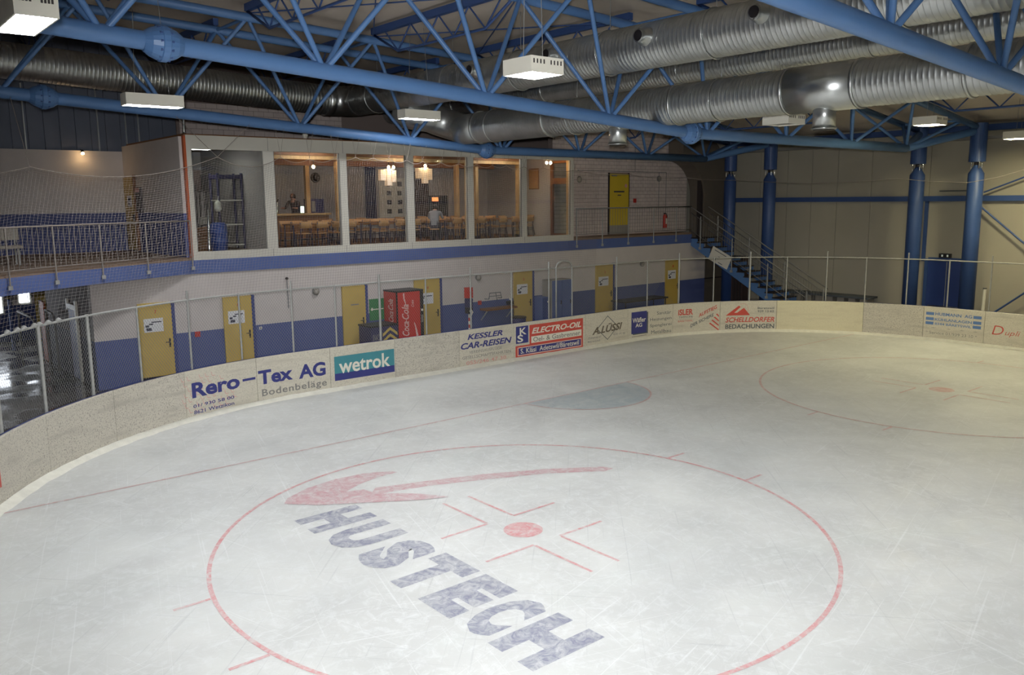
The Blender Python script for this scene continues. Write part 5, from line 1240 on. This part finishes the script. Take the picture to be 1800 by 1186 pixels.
for x in (X0-0.05, X1):
    MB().tube([(x, 15.0, 4.55), (x, 14.9, 4.5), (x, 8.9, 1.22)], 0.024, 8).build('hand_rail', M_SIGNGREY, st, True)
    MB().tube([(x, 15.0, 4.30), (x, 8.9, 0.98)], 0.018, 8).build('mid_rail', M_SIGNGREY, st, True); MB().tube([(x, 15.0, 3.52), (x, 8.9, 0.25)], 0.014, 6).build('low_rail', M_WIRE, st, True)
    for j in range(48):
        y = 14.9-j*0.125; z = 3.50-(15.0-y)*(3.27/6.1)
        bar('baluster', (x, y, z), (x, y, z+0.80), 0.006, M_SIGNGREY, st, 5)
    for y in (14.45, 12.75, 10.95, 9.1):
        z = 3.34-(15-y)*dz/dy; pp = bar('rail_post', (x, y, z-0.32), (x, y, z+1.1), 0.026, M_POST, st, 8); bx('post_foot', x-0.05, x+0.05, y-0.05, y+0.05, z-0.36, z-0.26, M_POST, st)
sgn = thing('stair_sign', 'white sign board fixed on the slope of the blue staircase', 'sign', (22.83, 13.5, 2.4))
sl_ = dz/dy; ang = math.atan(sl_)
def frs(u, v, o=0.0):   # u down the slope, v up across it
    return (22.825-o, 13.98-u*math.cos(ang)-v*math.sin(ang)*0, 2.62-u*math.sin(ang)+v)
b_ = MB(); L_ = 1.25
c4 = [(13.98, 2.28), (13.72, 2.86), (12.72, 2.40), (12.98, 1.86)]
b_.add([(22.83, y, z) for y, z in c4]+[(22.85, y, z) for y, z in c4], [(0, 1, 2, 3), (7, 6, 5, 4), (0, 4, 5, 1), (1, 5, 6, 2), (2, 6, 7, 3), (3, 7, 4, 0)])
sb = b_.build('sign_board', M_WHITE, sgn)
def frq(u, v):
    a = Vector(c4[0]).lerp(Vector(c4[3]), u); c = Vector(c4[1]).lerp(Vector(c4[2]), u); p_ = a.lerp(c, v); return (22.824, p_.x, p_.y)
b_ = MB(); rect(b_, frq, 0.14, 0.75, 0.80, 0.85); rect(b_, frq, 0.30, 0.34, 0.1, 0.3); rect(b_, frq, 0.5, 0.72, 0.12, 0.17); rect(b_, frq, 0.42, 0.52, 0.5, 0.55)
b_.build('print', M_SIGNDARK, sb)
t = thing('store_box', 'dark box standing under the staircase', 'box', (24.45, 13.4, -0.03)); bx('body', 24.2, 24.65, 13.1, 13.7, -0.03, 2.35, M_SHIRTD, t)
for y in (13.22, 13.38, 13.54): bx('slat', 24.17, 24.2, y-0.05, y+0.05, 0.1, 2.3, M_DARKSTEEL, t)

# ================================================================== RIGHT WALL DETAILS
d = thing('door_11', 'blue exit door between the two right hand columns', None, (26.2, 5.2, 0), kind='structure')
bx('door_leaf', 26.13, 26.19, 4.45, 5.85, 0.1, 2.42, M_BLUEDOOR, d); bx('door_jamb', 26.1, 26.2, 5.85, 5.98, -0.02, 2.5, M_BLUED, d); bx('door_jamb', 26.1, 26.2, 4.32, 4.45, -0.02, 2.5, M_BLUED, d); bx('door_head', 26.1, 26.2, 4.45, 5.85, 2.42, 2.55, M_BLUED, d)
bar('push_bar', (26.09, 4.6, 0.66), (26.09, 5.75, 0.66), 0.02, M_CHROME, d); bar('centre_strip', (26.12, 5.13, 0.1), (26.12, 5.13, 2.4), 0.015, M_POST, d); bx('lock_case', 26.06, 26.13, 4.47, 4.57, 0.75, 1.05, M_BLACK, d)
t = thing('exit_lamp', 'small dark exit lamp above the blue exit door', 'exit lamp', (26.1, 5.2, 2.6)); bx('housing', 26.03, 26.198, 5.0, 5.42, 2.56, 2.72, M_BLACK, t); bx('lens', 26.02, 26.03, 5.06, 5.12, 2.6, 2.68, M_EXIT, t); bx('lens', 26.02, 26.03, 5.26, 5.32, 2.6, 2.68, M_EXIT, t)
t = thing('wall_brace', 'thin blue diagonal wall braces right of the exit door', 'brace', (26, 1.5, 2.5))
bar('rod', (25.9, 4.0, 4.55), (25.9, -1.5, -0.03), 0.035, M_BLUED, t, 8); bar('rod', (25.9, 4.0, -0.6+0.57), (25.9, -1.8, 4.8), 0.035, M_BLUED, t, 8); bar('rod', (25.9, 3.9, 5.05), (25.9, -1.6, 7.2), 0.03, M_BLUED, t, 8)
t = thing('stone_ledge', 'low pale bench ledge with a dark top along the right wall', 'ledge', (25.5, 9.8, 0)); bx('ledge_top', 25.2, 26.0, 7.75, 12.0, 0.78, 0.86, M_SIGNDARK, t)
for k in range(9): bx('support', 25.3, 25.9, 7.85+k*0.5, 8.15+k*0.5, -0.03, 0.78, M_CONC, t)
t = thing('white_tube', 'upright white tube against the wall right of the exit door', 'tube', (25.7, 3.3, 0)); bar('tube', (25.7, 3.55, -0.03), (25.7, 3.52, 1.5), 0.06, M_WHITE, t, 12); bar('cap', (25.7, 3.52, 1.5), (25.7, 3.52, 1.55), 0.065, M_SIGNGREY, t, 12)
t = thing('pipe_bracket', 'thin dark pipe bracket on the beige wall between the columns', 'bracket', (26.1, 4.6, 5.1)); bar('rod', (26.12, 5.6, 5.12), (26.12, 4.55, 5.12), 0.02, M_SIGNDARK, t, 6); bar('hook', (26.12, 4.55, 5.12), (26.12, 4.55, 5.25), 0.02, M_SIGNDARK, t, 6)
t = thing('eaves_beam', 'blue beam along the top of the beige wall', 'beam', (25.9, 0, 7.3)); bx('beam', 25.75, 26.0, -20, 15.2, 7.28, 7.5, M_BLUED, t); bx('cable_tray', 25.3, 25.6, -20, 15.2, 6.95, 7.05, M_SIGNGREY, t)

# ================================================================== CORRIDOR UNDER THE BALCONY
M_DULL = mat('dull_grey_tube', (128, 126, 126), 0.6)
struct(MB().box(-24, 26.4, 33.0, 33.3, -0.03, 11).build('wall_far', M_INTWALL), 'far end wall')
struct(MB().box(-13, 0.4, 26.2, 26.4, -0.03, 3.0).build('wall_entrance', M_WALL), 'entrance wall at the end of the corridor')
w2 = thing('window_2', 'bright daylight window at the far end of the corridor, left', None, (-2.9, 26.1, 1.2), kind='structure')
bx('frame', -3.25, -2.52, 26.12, 26.2, 1.02, 1.80, M_WHITE, w2); bx('pane', -3.2, -2.58, 26.10, 26.12, 1.07, 1.75, M_DAY, w2)
w3 = thing('window_3', 'bright daylight window at the far end of the corridor, right', None, (-1.8, 26.1, 1.3), kind='structure')
bx('frame', -2.05, -1.6, 26.12, 26.2, 1.30, 1.85, M_WHITE, w3); bx('pane', -2.0, -1.68, 26.10, 26.12, 1.38, 1.78, M_DAY, w3); bar('glazing_bar', (-1.73, 26.09, 1.38), (-1.73, 26.09, 1.78), 0.012, M_BLACK, w3)
w4 = thing('window_4', 'glazed entrance doors beyond the left edge of the picture', None, (-5, 26.1, 0), kind='structure')
bx('frame', -6.6, -3.9, 26.12, 26.2, 0.0, 2.2, M_WHITE, w4)
for x in (-6.5, -5.2): bx('pane', x, x+1.2, 26.10, 26.12, 0.1, 2.1, M_DAY, w4)
t = thing('corridor_post', 'slim pale blue post in the corridor', 'post', (-2.62, 24, 0)); bar('post', (-2.66, 24, -0.03), (-2.66, 24, 1.75), 0.06, M_SLAB, t, 10); bar('cap', (-2.66, 24, 1.75), (-2.66, 24, 1.85), 0.065, M_GOLD, t, 10)
d = thing('door_12', 'dim yellow door at the end of the corridor', None, (-1.2, 26.15, 0), kind='structure'); bx('door_leaf', -1.5, -0.7, 26.13, 26.195, 0.0, 1.9, M_YELLOW, d); bx('door_jamb', -0.7, -0.6, 26.12, 26.195, 0.0, 1.95, M_DARKBLUE, d)
d = thing('door_13', 'white door frame in the corridor side wall', None, (-2.2, 17.0, 0), kind='structure')
bx('frame_post', -2.26, -2.2, 16.55, 16.68, -0.02, 2.26, M_WHITE, d); bx('frame_post', -2.26, -2.2, 17.55, 17.66, 1.95, 2.26, M_WHITE, d); bx('frame_head', -2.26, -2.2, 16.68, 17.6, 2.0, 2.14, M_WHITE, d); bx('door_leaf', -2.23, -2.2, 16.68, 17.55, -0.02, 2.0, M_DARKBLUE, d)
t = thing('crash_barrier', 'pale grey tubular crash barrier in the corridor', 'barrier', (-2.5, 19.5, 0)); MB().tube([(-2.45, 18.3, 0), (-2.45, 18.3, 1.55), (-2.45, 18.6, 1.75), (-2.45, 19.5, 1.78)], 0.035, 8).build('bent_tube', M_DULL, t, True); bar('brace', (-2.45, 19.5, -0.03), (-2.45, 19.5, 1.78), 0.03, M_DULL, t)
t = thing('crash_barrier', 'pale bent barrier deeper in the corridor, below the right window', 'barrier', (-2.6, 22, 0)); MB().tube([(-2.35, 21.6, 0), (-2.35, 21.6, 1.1), (-2.4, 22.0, 1.3), (-2.6, 23.0, 1.42)], 0.05, 8).build('bent_tube', M_DULL, t, True); bar('brace', (-2.6, 23.0, -0.03), (-2.6, 23.0, 1.42), 0.035, M_DULL, t)
t = thing('orange_panel', 'dull orange panel standing at the corridor corner', 'panel', (-2.3, 20.8, 0)); bx('board', -2.28, -2.22, 20.65, 21.2, 0.0, 1.9, M_ORANGE, t); bx('edge_strip', -2.29, -2.21, 21.2, 21.24, 0.0, 1.92, M_DARKSTEEL, t)
